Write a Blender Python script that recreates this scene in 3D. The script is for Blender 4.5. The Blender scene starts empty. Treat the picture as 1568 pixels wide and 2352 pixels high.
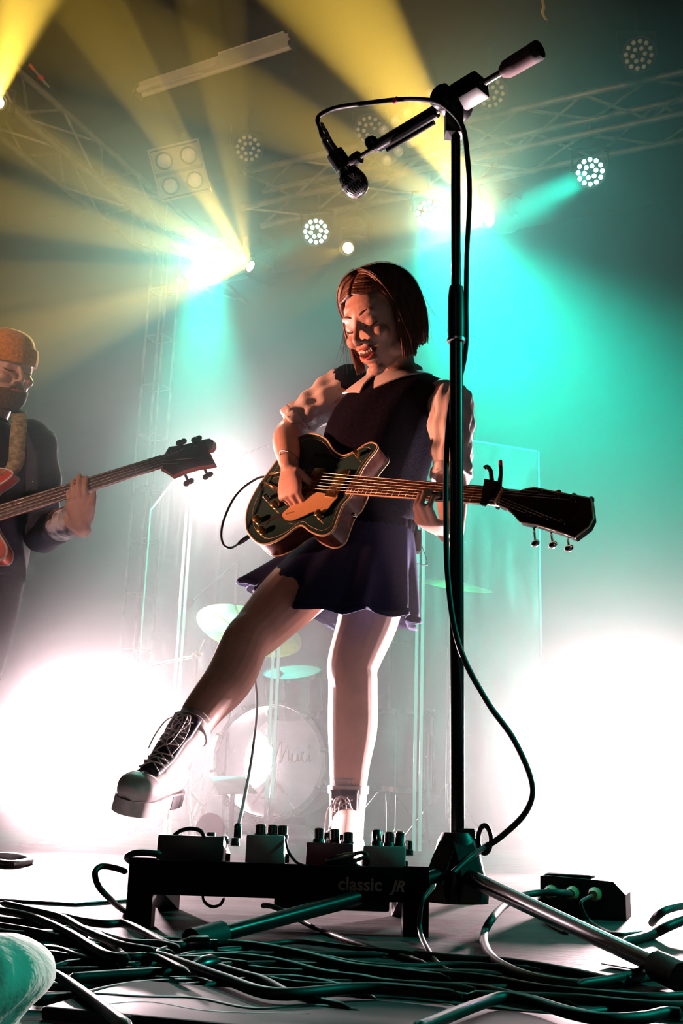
import bpy, bmesh, math, random
from mathutils import Vector, Matrix, Quaternion

random.seed(11)
scene = bpy.context.scene
C = scene.collection

# ------------------------------------------------------------------ camera
F_PX, TILT, ROLL, CAM_H = 2600.0, math.radians(14.53), math.radians(1.85), 0.17
IW, IH = 1568.0, 2352.0
CAM = Vector((0, 0, CAM_H))
FWD = Vector((0, math.cos(TILT), math.sin(TILT)))
_r0, _u0 = Vector((1, 0, 0)), Vector((0, -math.sin(TILT), math.cos(TILT)))
UPC = _u0 * math.cos(ROLL) - _r0 * math.sin(ROLL)
RGT = _r0 * math.cos(ROLL) + _u0 * math.sin(ROLL)
cam_data = bpy.data.cameras.new('camera')
cam = bpy.data.objects.new('camera', cam_data)
C.objects.link(cam)
cam.matrix_world = Matrix(((RGT.x, UPC.x, -FWD.x, CAM.x), (RGT.y, UPC.y, -FWD.y, CAM.y),
                           (RGT.z, UPC.z, -FWD.z, CAM.z), (0, 0, 0, 1)))
cam_data.sensor_fit = 'VERTICAL'
cam_data.sensor_height = 36.0
cam_data.lens = F_PX / IH * 36.0
cam_data.clip_start = 0.02
scene.camera = cam


def _ray(px, py):
    return FWD + RGT * ((px - IW / 2) / F_PX) + UPC * ((IH / 2 - py) / F_PX)


def P(px, py, Y):
    """the point at depth Y (metres from the lens along the floor) that the photograph shows at a pixel"""
    d = _ray(px, py)
    return CAM + d * (Y / d.y)


def PZ(px, py, Z):
    d = _ray(px, py)
    return CAM + d * ((Z - CAM_H) / d.z)


A_AX, B_AX = Vector((0.906, -0.423, 0)), Vector((0.423, 0.906, 0))   # stage axes: across, upstage


def RM(u, v, z=0.0):
    return A_AX * u + B_AX * v + Vector((0, 0, z))


ROOM_ANG = math.atan2(A_AX.y, A_AX.x)

# ------------------------------------------------------------------ world, exposure
world = bpy.data.worlds.new('world')
scene.world = world
world.use_nodes = True
world.node_tree.nodes['Background'].inputs[0].default_value = (0.5, 0.6, 0.7, 1)
world.node_tree.nodes['Background'].inputs[1].default_value = 0.0
vs = scene.view_settings
vs.view_transform = 'Standard'
vs.look = 'None'
vs.exposure = 0.0
vs.gamma = 1.0
vs.use_curve_mapping = False
cy = scene.cycles
cy.max_bounces = 2
cy.diffuse_bounces = 1
cy.glossy_bounces = 1
cy.transmission_bounces = 2
cy.transparent_max_bounces = 16
cy.volume_bounces = 0
cy.use_denoising = True
cy.use_light_tree = True
cy.use_adaptive_sampling = True
cy.adaptive_threshold = 0.22
cy.adaptive_min_samples = 16
cy.sample_clamp_indirect = 4.0
cy.caustics_reflective = False
cy.caustics_refractive = False

# ------------------------------------------------------------------ stage lights
HAZE_BACK, HAZE_V, HAZE_G = 0.070, 2.5, 0.62
PINK, TEAL, YELLOW, SALMON = (1.0, 0.72, 0.76), (0.012, 1.0, 0.72), (1.0, 0.62, 0.07), (1.0, 0.34, 0.20)


def spot(name, loc, target, power, color, angle, blend=0.3, radius=0.04):
    d = bpy.data.lights.new(name, 'SPOT')
    d.energy, d.color, d.spot_size, d.spot_blend, d.shadow_soft_size = power, color, math.radians(angle), blend, radius
    o = bpy.data.objects.new(name, d)
    C.objects.link(o)
    o.location = loc
    o.rotation_euler = (Vector(target) - Vector(loc)).to_track_quat('-Z', 'Y').to_euler()
    return o


# floor lamps that shine downstage through the haze
L_FLOOR_L = P(110, 1735, 3.95)
L_FLOOR_R = P(1500, 1795, 3.6)
L_STAND = P(508, 1118, 6.6)
spot('floor_light_left', L_FLOOR_L, Vector((0.30, 1.6, 0.40)), 1300, PINK, 90, 1.0, 0.07)
spot('floor_light_right', L_FLOOR_R, Vector((-0.10, 1.6, 0.40)), 1300, PINK, 90, 1.0, 0.07)
spot('stand_light', L_STAND, CAM + Vector((0, 0, 0.6)), 300, PINK, 70, 1.0, 0.05)
# teal cans in the row over the back of the stage
ROW_Z = 4.25
TEAL_A, TEAL_B = PZ(985, 490, ROW_Z), PZ(483, 590, ROW_Z)
TEAL_C, TEAL_D = PZ(1355, 395, ROW_Z), PZ(725, 532, ROW_Z)
spot('teal_can_light', TEAL_A, P(1290, 1050, 5.4), 7200, TEAL, 39, 1.0, 0.08)
spot('teal_can_light', TEAL_B, P(445, 1150, 6.4), 4000, TEAL, 27, 1.0, 0.08)
spot('teal_can_light', TEAL_C, P(1010, 590, TEAL_C.y - 0.6), 6000, TEAL, 14, 0.6, 0.08)
spot('teal_can_light', TEAL_D, P(500, 640, TEAL_D.y - 0.2), 3500, TEAL, 13, 0.6, 0.08)
# the hot centre of the two cans that point at the audience
for loc_, tg_, pw_ in ((TEAL_A, Vector((0.65, 0.0, 0.1)), 850), (TEAL_B, Vector((-0.45, 0.0, 0.1)), 850)):
    spot('teal_can_centre', loc_, tg_, pw_, (0.20, 1.0, 0.86), 20, 1.0, 0.08)
# yellow moving heads: a fan of narrow beams each
YEL_1, YEL_2, YEL_3, YEL_4 = PZ(1122, 505, ROW_Z), PZ(572, 610, ROW_Z), PZ(797, 570, ROW_Z), P(-6, 232, 6.3)
FANS = [
    (YEL_1, 1.0, [(880, 150, 16), (760, 330, 9), (700, 430, 7), (690, 520, 8), (700, 600, 5), (660, 690, 6)]),
    (YEL_2, 1.4, [(545, 250, 6), (500, 250, 7), (400, 330, 9), (250, 430, 8), (200, 520, 8), (150, 640, 7), (170, 730, 6)]),
    (YEL_3, 0.15, [(600, 610, 6), (640, 660, 5), (620, 570, 4)]),
    (YEL_4, 0.4, [(30, 60, 9), (50, 30, 8)]),
]
for loc, k, beams in FANS:
    for bx_, by_, ang in beams:
        spot('yellow_beam', loc, P(bx_, by_, loc.y - 1.5), 11500 * k * (ang / 10) ** 2 / 3, YELLOW, ang, 0.35, 0.02)
for loc_, tg_, pw_ in ((YEL_1, Vector((-0.5, 0.0, 1.0)), 450), (YEL_2, Vector((-1.2, 0.0, 1.0)), 450)):
    spot('yellow_centre', loc_, tg_, pw_, (1.0, 0.74, 0.26), 18, 1.0, 0.03)
# lamps at the sides and front of house, out of view, and an added front fill
spot('side_light', Vector((-3.0, 2.95, 0.85)), Vector((0.1, 2.8, 1.36)), 780, SALMON, 24, 0.6, 0.10)
spot('side_light_bass', Vector((-2.9, 1.6, 2.3)), Vector((-1.2, 3.9, 1.45)), 170, (1.0, 0.55, 0.40), 26, 0.6, 0.10)
spot('yellow_beam', YEL_2, P(30, 790, 3.95), 2200, YELLOW, 5, 0.5, 0.02)
spot('front_light_teal', Vector((3.0, 1.95, 2.1)), Vector((-0.05, 1.2, 0.0)), 330, TEAL, 40, 0.5, 0.08)
spot('rig_wash', Vector((-0.7, -2.2, 1.2)), Vector((-0.5, 6.5, 4.9)), 1300, (1.0, 0.66, 0.40), 33, 0.6, 0.15)
spot('front_fill', Vector((-0.8, -3.4, 3.2)), Vector((0.1, 1.9, 0.5)), 22, (1.0, 0.78, 0.74), 40, 0.8, 0.2)  # weak unseen fill added behind the camera to lift the front blacks
# ------------------------------------------------------------------ materials
def mat(name, color, rough=0.6, metal=0.0, noise=0.0, nscale=40.0, bump=0.0, bscale=200.0, spec=0.5, sheen=0.0, sss=0.0,
        emit=None, estr=0.0, color2=None, coat=0.0, stretch=None, alpha=1.0, trans=0.0):
    m = bpy.data.materials.new(name)
    m.use_nodes = True
    nt = m.node_tree
    b = nt.nodes['Principled BSDF']
    I = b.inputs
    I['Base Color'].default_value = (*color, 1)
    I['Roughness'].default_value = rough
    I['Metallic'].default_value = metal
    I['Specular IOR Level'].default_value = spec
    I['Coat Weight'].default_value = coat
    I['Sheen Weight'].default_value = sheen
    if sss:
        I['Subsurface Weight'].default_value = sss
        I['Subsurface Radius'].default_value = (0.012, 0.005, 0.003)
        I['Subsurface Scale'].default_value = 1.0
    if emit:
        I['Emission Color'].default_value = (*emit, 1)
        I['Emission Strength'].default_value = estr
    m.cycles.emission_sampling = 'NONE'
    I['Alpha'].default_value = alpha
    I['Transmission Weight'].default_value = trans
    vec = None
    if noise or bump:
        tc = nt.nodes.new('ShaderNodeTexCoord')
        vec = tc.outputs['Object']
        if stretch:
            mp = nt.nodes.new('ShaderNodeMapping')
            mp.inputs['Scale'].default_value = stretch
            nt.links.new(vec, mp.inputs['Vector'])
            vec = mp.outputs['Vector']
    if noise:
        n = nt.nodes.new('ShaderNodeTexNoise')
        n.inputs['Scale'].default_value = nscale
        n.inputs['Detail'].default_value = 4
        nt.links.new(vec, n.inputs['Vector'])
        mx = nt.nodes.new('ShaderNodeMix')
        mx.data_type = 'RGBA'
        c2 = color2 or tuple(min(1, c * (1 - noise)) for c in color)
        mx.inputs[6].default_value = (*color, 1)
        mx.inputs[7].default_value = (*c2, 1)
        rp = nt.nodes.new('ShaderNodeValToRGB')
        rp.color_ramp.elements[0].position, rp.color_ramp.elements[1].position = 0.38, 0.66
        nt.links.new(n.outputs['Fac'], rp.inputs['Fac'])
        nt.links.new(rp.outputs['Color'], mx.inputs[0])
        nt.links.new(mx.outputs[2], I['Base Color'])
    if bump:
        n2 = nt.nodes.new('ShaderNodeTexNoise')
        n2.inputs['Scale'].default_value = bscale
        n2.inputs['Detail'].default_value = 3
        nt.links.new(vec, n2.inputs['Vector'])
        bp = nt.nodes.new('ShaderNodeBump')
        bp.inputs['Strength'].default_value = bump
        bp.inputs['Distance'].default_value = 0.004
        nt.links.new(n2.outputs['Fac'], bp.inputs['Height'])
        nt.links.new(bp.outputs['Normal'], I['Normal'])
    return m


M = {
    'black_paint': mat('black_paint', (0.012, 0.012, 0.013), 0.6, spec=0.05, noise=0.4, nscale=30),
    'black_metal': mat('black_metal', (0.008, 0.008, 0.009), 0.26, 0.0, spec=0.45, noise=0.3, nscale=60),
    'black_plastic': mat('black_plastic', (0.010, 0.010, 0.011), 0.42, spec=0.35, noise=0.3, nscale=80),
    'rubber': mat('rubber', (0.012, 0.012, 0.012), 0.7, noise=0.3, nscale=90, bump=0.1),
    'cable': mat('cable', (0.010, 0.010, 0.011), 0.5, spec=0.3, noise=0.3, nscale=50),
    'cable_grey': mat('cable_grey', (0.05, 0.055, 0.055), 0.5, spec=0.35, noise=0.3, nscale=50),
    'chrome': mat('chrome', (0.75, 0.72, 0.70), 0.18, 1.0, noise=0.15, nscale=60),
    'steel': mat('steel', (0.45, 0.44, 0.43), 0.35, 1.0, noise=0.2, nscale=40),
    'truss_metal': mat('truss_metal', (0.42, 0.36, 0.30), 0.45, 0.6, noise=0.4, nscale=8),
    'gold': mat('gold', (0.75, 0.50, 0.22), 0.28, 1.0, noise=0.15, nscale=90),
    'skin': mat('skin', (0.70, 0.44, 0.36), 0.48, noise=0.12, nscale=25, bump=0.05, bscale=400, sss=0.0, spec=0.4),
    'skin_light': mat('skin_light', (0.66, 0.40, 0.31), 0.5, noise=0.12, nscale=25, bump=0.05, bscale=400, spec=0.4),
    'lip': mat('lip', (0.50, 0.10, 0.09), 0.35, noise=0.2, nscale=60),
    'tooth': mat('tooth', (0.85, 0.80, 0.74), 0.3, noise=0.05, nscale=60),
    'mouth': mat('mouth', (0.10, 0.02, 0.02), 0.6, noise=0.2),
    'hair': mat('hair', (0.13, 0.055, 0.025), 0.42, noise=0.5, nscale=60, color2=(0.06, 0.025, 0.012), stretch=(1, 1, 0.15), bump=0.3, bscale=180),
    'hair_light': mat('hair_light', (0.24, 0.11, 0.05), 0.4, noise=0.3, nscale=60),
    'brow': mat('brow', (0.05, 0.02, 0.012), 0.7, noise=0.2),
    'beard': mat('beard', (0.10, 0.05, 0.03), 0.8, noise=0.6, nscale=180, color2=(0.03, 0.015, 0.01), bump=0.6, bscale=300),
    'white_shirt': mat('white_shirt', (0.78, 0.72, 0.70), 0.75, noise=0.06, nscale=20, bump=0.08, bscale=500),
    'vest': mat('vest', (0.006, 0.005, 0.016), 0.95, noise=0.5, nscale=120, bump=0.4, bscale=260, spec=0.1),
    'skirt': mat('skirt', (0.014, 0.022, 0.075), 0.85, noise=0.3, nscale=200, bump=0.2, bscale=600, spec=0.2),
    'jacket': mat('jacket', (0.02, 0.025, 0.05), 0.8, noise=0.4, nscale=120, bump=0.3, bscale=300),
    'tee': mat('tee', (0.03, 0.03, 0.035), 0.9, noise=0.3, nscale=100),
    'trouser': mat('trouser', (0.025, 0.028, 0.04), 0.85, noise=0.3, nscale=90, bump=0.2),
    'beanie': mat('beanie', (0.75, 0.27, 0.04), 0.9, noise=0.3, nscale=90, bump=0.5, bscale=220, sheen=0.4),
    'boot_white': mat('boot_white', (0.78, 0.72, 0.68), 0.35, noise=0.1, nscale=30),
    'boot_black': mat('boot_black', (0.03, 0.025, 0.04), 0.4, noise=0.3, nscale=60),
    'boot_grey': mat('boot_grey', (0.42, 0.35, 0.36), 0.4, noise=0.2, nscale=40),
    'boot_sole': mat('boot_sole', (0.35, 0.31, 0.31), 0.6, noise=0.2, nscale=60),
    'sock': mat('sock', (0.45, 0.40, 0.38), 0.9, noise=0.1, nscale=200, bump=0.3, bscale=600),
    'lace': mat('lace', (0.80, 0.70, 0.66), 0.7, noise=0.1, nscale=300),
    'guitar_green': mat('guitar_green', (0.030, 0.075, 0.070), 0.22, noise=0.25, nscale=12, coat=0.4),
    'guitar_side': mat('guitar_side', (0.10, 0.03, 0.02), 0.25, noise=0.5, nscale=6, coat=0.5, stretch=(1, 6, 6)),
    'binding': mat('binding', (0.85, 0.62, 0.38), 0.35, noise=0.1, nscale=60),
    'rosewood': mat('rosewood', (0.11, 0.04, 0.025), 0.4, noise=0.5, nscale=30, stretch=(1, 10, 10)),
    'headstock_black': mat('headstock_black', (0.04, 0.018, 0.014), 0.22, noise=0.3, nscale=20, coat=0.4),
    'pickguard_gold': mat('pickguard_gold', (0.72, 0.42, 0.20), 0.32, noise=0.12, nscale=200),
    'f_hole': mat('f_hole', (0.006, 0.006, 0.006), 0.9, noise=0.2),
    'string': mat('string', (0.42, 0.36, 0.31), 0.3, 1.0, noise=0.1, nscale=300),
    'bass_red': mat('bass_red', (0.65, 0.06, 0.035), 0.3, noise=0.2, nscale=15, coat=0.4),
    'bass_cream': mat('bass_cream', (0.80, 0.68, 0.60), 0.4, noise=0.1),
    'bass_dark': mat('bass_dark', (0.09, 0.035, 0.035), 0.35, noise=0.3, nscale=20),
    'strap_tan': mat('strap_tan', (0.42, 0.36, 0.20), 0.85, noise=0.6, nscale=60, color2=(0.16, 0.16, 0.10)),
    'plexi': None,
    'plexi_edge': mat('plexi_edge', (0.85, 0.85, 0.86), 0.25, noise=0.1, nscale=10, alpha=1.0),
    'drum_shell': mat('drum_shell', (0.09, 0.035, 0.03), 0.3, noise=0.4, nscale=10, coat=0.4),
    'brass': mat('brass', (0.90, 0.48, 0.14), 0.30, 1.0, noise=0.25, nscale=14),
    'drum_skin': mat('drum_skin', (0.22, 0.20, 0.19), 0.6, noise=0.2, nscale=8),
    'paper': mat('paper', (0.85, 0.82, 0.80), 0.7, noise=0.06, nscale=20),
    'floor': mat('floor', (0.085, 0.070, 0.070), 0.6, spec=0.015, noise=0.45, nscale=5, bump=0.35, bscale=60, stretch=(0.4, 3.0, 1.0)),
    'wall_black': mat('wall_black', (0.003, 0.003, 0.003), 0.95, spec=0.0, noise=0.4, nscale=3),
    'ceiling_black': mat('ceiling_black', (0.014, 0.012, 0.010), 0.95, spec=0.0, noise=0.5, nscale=2.5),
    'white_metal': mat('white_metal', (0.80, 0.72, 0.62), 0.5, noise=0.12, nscale=10),
    'fixture': mat('fixture', (0.022, 0.020, 0.020), 0.5, noise=0.3, nscale=20),
    'fixture_grey': mat('fixture_grey', (0.34, 0.27, 0.19), 0.5, noise=0.2, nscale=12),
    'lens_dim': mat('lens_dim', (0.85, 0.78, 0.62), 0.25, noise=0.1, nscale=40),
    'bowl_dim': mat('bowl_dim', (0.9, 0.8, 0.68), 0.3, noise=0.08, nscale=20),
    'lens_teal': mat('lens_teal', (0.6, 1.0, 0.95), 0.3, noise=0.05, emit=(0.35, 1.0, 0.85), estr=14.0),
    'lens_yellow': mat('lens_yellow', (1.0, 0.9, 0.6), 0.3, noise=0.05, emit=(1.0, 0.80, 0.30), estr=40.0),
    'lens_pink': mat('lens_pink', (1.0, 0.92, 0.95), 0.3, noise=0.05, emit=(1.0, 0.88, 0.92), estr=60.0),
    'pedal_dark': mat('pedal_dark', (0.035, 0.03, 0.032), 0.4, noise=0.3, nscale=60),
    'pedal_grey': mat('pedal_grey', (0.32, 0.36, 0.35), 0.4, noise=0.2, nscale=40),
    'pedal_red': mat('pedal_red', (0.20, 0.012, 0.03), 0.4, noise=0.2, nscale=40),
    'orange': mat('orange', (0.95, 0.14, 0.03), 0.45, noise=0.1),
    'red_bit': mat('red_bit', (0.85, 0.05, 0.04), 0.45, noise=0.1),
    'capo_pink': mat('capo_pink', (0.85, 0.03, 0.16), 0.4, noise=0.1),
    'print_grey': mat('print_grey', (0.40, 0.34, 0.32), 0.6, noise=0.1),
    'print_dark': mat('print_dark', (0.10, 0.045, 0.03), 0.6, noise=0.1),
    'cloth': mat('cloth', (0.52, 0.55, 0.50), 0.9, noise=0.1, nscale=8, bump=0.25, bscale=160, sheen=0.2),
    'tape': mat('tape', (0.70, 0.50, 0.16), 0.6, noise=0.2),
}


def plexi_mat():
    """scuffed clear acrylic: mostly clear, a little gloss, faint dusty film"""
    m = bpy.data.materials.new('plexi')
    m.use_nodes = True
    nt = m.node_tree
    nt.nodes.clear()
    out = nt.nodes.new('ShaderNodeOutputMaterial')
    tr = nt.nodes.new('ShaderNodeBsdfTransparent')
    gl = nt.nodes.new('ShaderNodeBsdfGlossy')
    gl.inputs['Roughness'].default_value = 0.08
    tl = nt.nodes.new('ShaderNodeBsdfTranslucent')
    tl.inputs['Color'].default_value = (0.9, 0.88, 0.88, 1)
    m1, m2 = nt.nodes.new('ShaderNodeMixShader'), nt.nodes.new('ShaderNodeMixShader')
    no = nt.nodes.new('ShaderNodeTexNoise')
    no.inputs['Scale'].default_value = 6.0
    no.inputs['Detail'].default_value = 6.0
    rp = nt.nodes.new('ShaderNodeMapRange')
    rp.inputs['From Min'].default_value, rp.inputs['From Max'].default_value = 0.45, 0.8
    rp.inputs['To Min'].default_value, rp.inputs['To Max'].default_value = 0.02, 0.10
    nt.links.new(no.outputs['Fac'], rp.inputs['Value'])
    nt.links.new(rp.outputs[0], m1.inputs[0])
    nt.links.new(tr.outputs[0], m1.inputs[1])
    nt.links.new(tl.outputs[0], m1.inputs[2])
    m2.inputs[0].default_value = 0.035
    nt.links.new(m1.outputs[0], m2.inputs[1])
    nt.links.new(gl.outputs[0], m2.inputs[2])
    nt.links.new(m2.outputs[0], out.inputs['Surface'])
    return m


M['plexi'] = plexi_mat()


def haze_mat(density):
    m = bpy.data.materials.new('haze')
    m.use_nodes = True
    nt = m.node_tree
    nt.nodes.clear()
    o = nt.nodes.new('ShaderNodeOutputMaterial')
    s = nt.nodes.new('ShaderNodeVolumeScatter')
    s.inputs['Density'].default_value = density
    s.inputs['Anisotropy'].default_value = HAZE_G
    nt.links.new(s.outputs[0], o.inputs['Volume'])
    m.cycles.volume_sampling = 'EQUIANGULAR'
    return m


# ------------------------------------------------------------------ objects
def tag(o, label=None, cat=None, group=None, kind=None):
    for k, v in (('label', label), ('category', cat), ('group', group), ('kind', kind)):
        if v:
            o[k] = v
    return o


def thing(name, loc, label, cat, group=None, rotz=0.0):
    o = bpy.data.objects.new(name, None)
    C.objects.link(o)
    o.location = loc
    o.rotation_euler = (0, 0, rotz)
    o.empty_display_size = 0.05
    _world[o.name] = Matrix.Translation(Vector(loc)) @ Matrix.Rotation(rotz, 4, 'Z')
    return tag(o, label, cat, group)


_world = {}


def link(name, me, m, parent=None, local=False, smooth=True):
    """link a mesh whose vertices are in world space (or in the parent's space if local)"""
    o = bpy.data.objects.new(name, me)
    C.objects.link(o)
    if m is not None:
        for x in (m if isinstance(m, (list, tuple)) else [m]):
            me.materials.append(M[x] if isinstance(x, str) else x)
    if smooth:
        me.shade_smooth()
    if parent is not None:
        o.parent = parent
        if not local:
            o.matrix_local = Matrix.Identity(4)
            w = _world.get(parent.name)
            if w is None:
                w = Matrix.Identity(4)
            me.transform(w.inverted())
            _world[o.name] = w
    else:
        _world[o.name] = Matrix.Identity(4)
    return o


def finish(bm, name, m, parent=None, local=False, smooth=True, angle=None):
    bmesh.ops.recalc_face_normals(bm, faces=bm.faces)
    me = bpy.data.meshes.new(name)
    bm.to_mesh(me)
    bm.free()
    o = link(name, me, m, parent, local, smooth)
    if angle is not None and smooth:
        me.set_sharp_from_angle(angle=math.radians(angle))
    return o


def frame(direction, up=Vector((0, 0, 1))):
    z = Vector(direction).normalized()
    x = Vector(up).cross(z)
    if x.length < 1e-4:
        x = Vector((1, 0, 0)).cross(z)
        if x.length < 1e-4:
            x = Vector((0, 1, 0)).cross(z)
    x.normalize()
    return x, z.cross(x), z


def basis(x, y, z, o=(0, 0, 0)):
    return Matrix(((x[0], y[0], z[0], o[0]), (x[1], y[1], z[1], o[1]), (x[2], y[2], z[2], o[2]), (0, 0, 0, 1)))


def add_box(bm, lo, hi, mtx=None, bevel=0.0):
    r = bmesh.ops.create_cube(bm, size=1)
    vs_ = r['verts']
    for v in vs_:
        v.co = Vector([lo[i] + (v.co[i] + 0.5) * (hi[i] - lo[i]) for i in range(3)])
    if bevel:
        es = list({e for v in vs_ for e in v.link_edges})
        rr = bmesh.ops.bevel(bm, geom=es, offset=bevel, segments=2, affect='EDGES', profile=0.6)
        vs_ = list({v for f in rr['faces'] for v in f.verts} | {v for v in vs_ if v.is_valid})
    if mtx is not None:
        for v in vs_:
            v.co = mtx @ v.co
    return vs_


def add_rings(bm, rings, close=True, cap=True):
    """bridge a list of rings (lists of points)"""
    rv = [[bm.verts.new(p) for p in r] for r in rings]
    n = len(rv[0])
    for a, b in zip(rv, rv[1:]):
        for i in range(n if close else n - 1):
            j = (i + 1) % n
            bm.faces.new((a[i], a[j], b[j], b[i]))
    if cap and close:
        bm.faces.new(list(reversed(rv[0])))
        bm.faces.new(rv[-1])
    return rv


def add_tube(bm, pts, radii, seg=10, cap=True, flat=None, up=Vector((0, 0, 1))):
    """tube along points with a radius per point; flat = second radius factor"""
    pts = [Vector(p) for p in pts]
    if not isinstance(radii, (list, tuple)):
        radii = [radii] * len(pts)
    rings, x = [], None
    for i, p in enumerate(pts):
        t = (pts[min(i + 1, len(pts) - 1)] - pts[max(i - 1, 0)]).normalized()
        if x is None:
            x, y, _ = frame(t, up)
        else:
            x = (x - t * x.dot(t))
            if x.length < 1e-5:
                x, y, _ = frame(t, up)
            x.normalize()
            y = t.cross(x)
        r = radii[i]
        f = flat if flat else 1.0
        rings.append([p + x * (r * math.cos(a)) + y * (r * f * math.sin(a)) for a in (2 * math.pi * k / seg for k in range(seg))])
    return add_rings(bm, rings, True, cap)


def spline(pts, n=8):
    """Catmull-Rom through points"""
    pts = [Vector(p) for p in pts]
    if len(pts) < 3:
        return [pts[0].lerp(pts[-1], k / n) for k in range(n + 1)]
    out = []
    for i in range(len(pts) - 1):
        p0 = pts[i - 1] if i > 0 else pts[0] * 2 - pts[1]
        p1, p2 = pts[i], pts[i + 1]
        p3 = pts[i + 2] if i + 2 < len(pts) else p2 * 2 - p1
        for k in range(n):
            t = k / n
            out.append(0.5 * ((2 * p1) + (p2 - p0) * t + (2 * p0 - 5 * p1 + 4 * p2 - p3) * t * t + (3 * p1 - p0 - 3 * p2 + p3) * t ** 3))
    out.append(pts[-1])
    return out


def spl1(vals, n=8):
    return [v.x for v in spline([Vector((a, 0, 0)) for a in vals], n)]


def add_lathe(bm, profile, mtx, seg=20, cap=True):
    """profile: (radius, z) pairs about the local z axis"""
    rings = [[mtx @ Vector((max(r, 1e-5) * math.cos(a), max(r, 1e-5) * math.sin(a), z)) for a in (2 * math.pi * k / seg for k in range(seg))] for r, z in profile]
    return add_rings(bm, rings, True, cap)


def add_prism(bm, outline, z0, z1, mtx=None):
    """extrude a 2D outline (list of (x,y))"""
    mtx = mtx or Matrix.Identity(4)
    rings = [[mtx @ Vector((x, y, z)) for x, y in outline] for z in (z0, z1)]
    return add_rings(bm, rings, True, True)


def add_sphere(bm, c, r, mtx=None, u=16, v=10):
    r = r if isinstance(r, (list, tuple)) else (r, r, r)
    m = mtx.to_3x3() if mtx is not None else Matrix.Identity(3)
    c = Vector(c)

    def q(x, y, z):
        return c + m @ Vector((x * r[0], y * r[1], z * r[2]))
    rows = []
    for j in range(1, v):
        ph = math.pi * j / v
        rows.append([bm.verts.new(q(math.sin(ph) * math.cos(2 * math.pi * i / u), math.sin(ph) * math.sin(2 * math.pi * i / u), -math.cos(ph))) for i in range(u)])
    lo, hi = bm.verts.new(q(0, 0, -1)), bm.verts.new(q(0, 0, 1))
    for a_, b_ in zip(rows, rows[1:]):
        for i in range(u):
            k = (i + 1) % u
            bm.faces.new((a_[i], a_[k], b_[k], b_[i]))
    for i in range(u):
        k = (i + 1) % u
        bm.faces.new((lo, rows[0][k], rows[0][i]))
        bm.faces.new((hi, rows[-1][i], rows[-1][k]))


def part_tube(name, pts, radii, m, parent, seg=10, smooth_n=0, **kw):
    bm = bmesh.new()
    if smooth_n:
        if isinstance(radii, (list, tuple)):
            radii = spl1(radii, smooth_n)
        pts = spline(pts, smooth_n)
    add_tube(bm, pts, radii, seg, **kw)
    return finish(bm, name, m, parent, angle=50)


def part_box(name, lo, hi, m, parent, mtx=None, bevel=0.0):
    bm = bmesh.new()
    add_box(bm, lo, hi, mtx, bevel)
    return finish(bm, name, m, parent, smooth=bool(bevel), angle=40 if bevel else None)


def part_lathe(name, profile, mtx, m, parent, seg=20):
    bm = bmesh.new()
    add_lathe(bm, profile, mtx, seg)
    return finish(bm, name, m, parent, angle=45)


def part_prism(name, outline, z0, z1, m, parent, mtx=None, bevel=0.0):
    bm = bmesh.new()
    add_prism(bm, outline, z0, z1, mtx)
    if bevel:
        bmesh.ops.recalc_face_normals(bm, faces=bm.faces)
        es = [e for e in bm.edges if len(e.link_faces) == 2 and e.calc_face_angle(0) > 1.2]
        bmesh.ops.bevel(bm, geom=es, offset=bevel, segments=2, affect='EDGES')
    return finish(bm, name, m, parent, angle=35)


def at_axis(p, d, up=Vector((0, 0, 1))):
    x, y, z = frame(d, up)
    return basis(x, y, z, p)


def remeshed(bm, voxel, smooth=4, keep=0.5):
    """one continuous skin over overlapping closed shapes"""
    me = bpy.data.meshes.new('raw')
    bmesh.ops.recalc_face_normals(bm, faces=bm.faces)
    bm.to_mesh(me)
    bm.free()
    o = bpy.data.objects.new('raw', me)
    C.objects.link(o)
    r = o.modifiers.new('r', 'REMESH')
    r.mode = 'VOXEL'
    r.voxel_size = voxel
    r.adaptivity = 0.0
    if smooth:
        s = o.modifiers.new('s', 'SMOOTH')
        s.factor = keep
        s.iterations = smooth
    dg = bpy.context.evaluated_depsgraph_get()
    out = bpy.data.meshes.new_from_object(o.evaluated_get(dg))
    bpy.data.objects.remove(o)
    bpy.data.meshes.remove(me)
    return out


def text_mesh(s, size, mtx, thick=0.0006, shear=0.0, bold=0.0, align='CENTER'):
    cu = bpy.data.curves.new('txt', 'FONT')
    cu.body = s
    cu.size = size
    cu.extrude = thick
    cu.shear = shear
    cu.offset = bold
    cu.align_x = align
    o = bpy.data.objects.new('txt', cu)
    C.objects.link(o)
    dg = bpy.context.evaluated_depsgraph_get()
    me = bpy.data.meshes.new_from_object(o.evaluated_get(dg))
    bpy.data.objects.remove(o)
    me.transform(mtx)
    return me
# ------------------------------------------------------------------ the hall
RM_M = Matrix.Rotation(ROOM_ANG, 4, 'Z')
U0, U1, V0, V1, CEIL = -9.5, 6.0, -4.0, 9.0, 5.25


def struct(name, lo, hi, m):
    o = part_box(name, lo, hi, m, None, RM_M)
    o['kind'] = 'structure'
    return o


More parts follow.
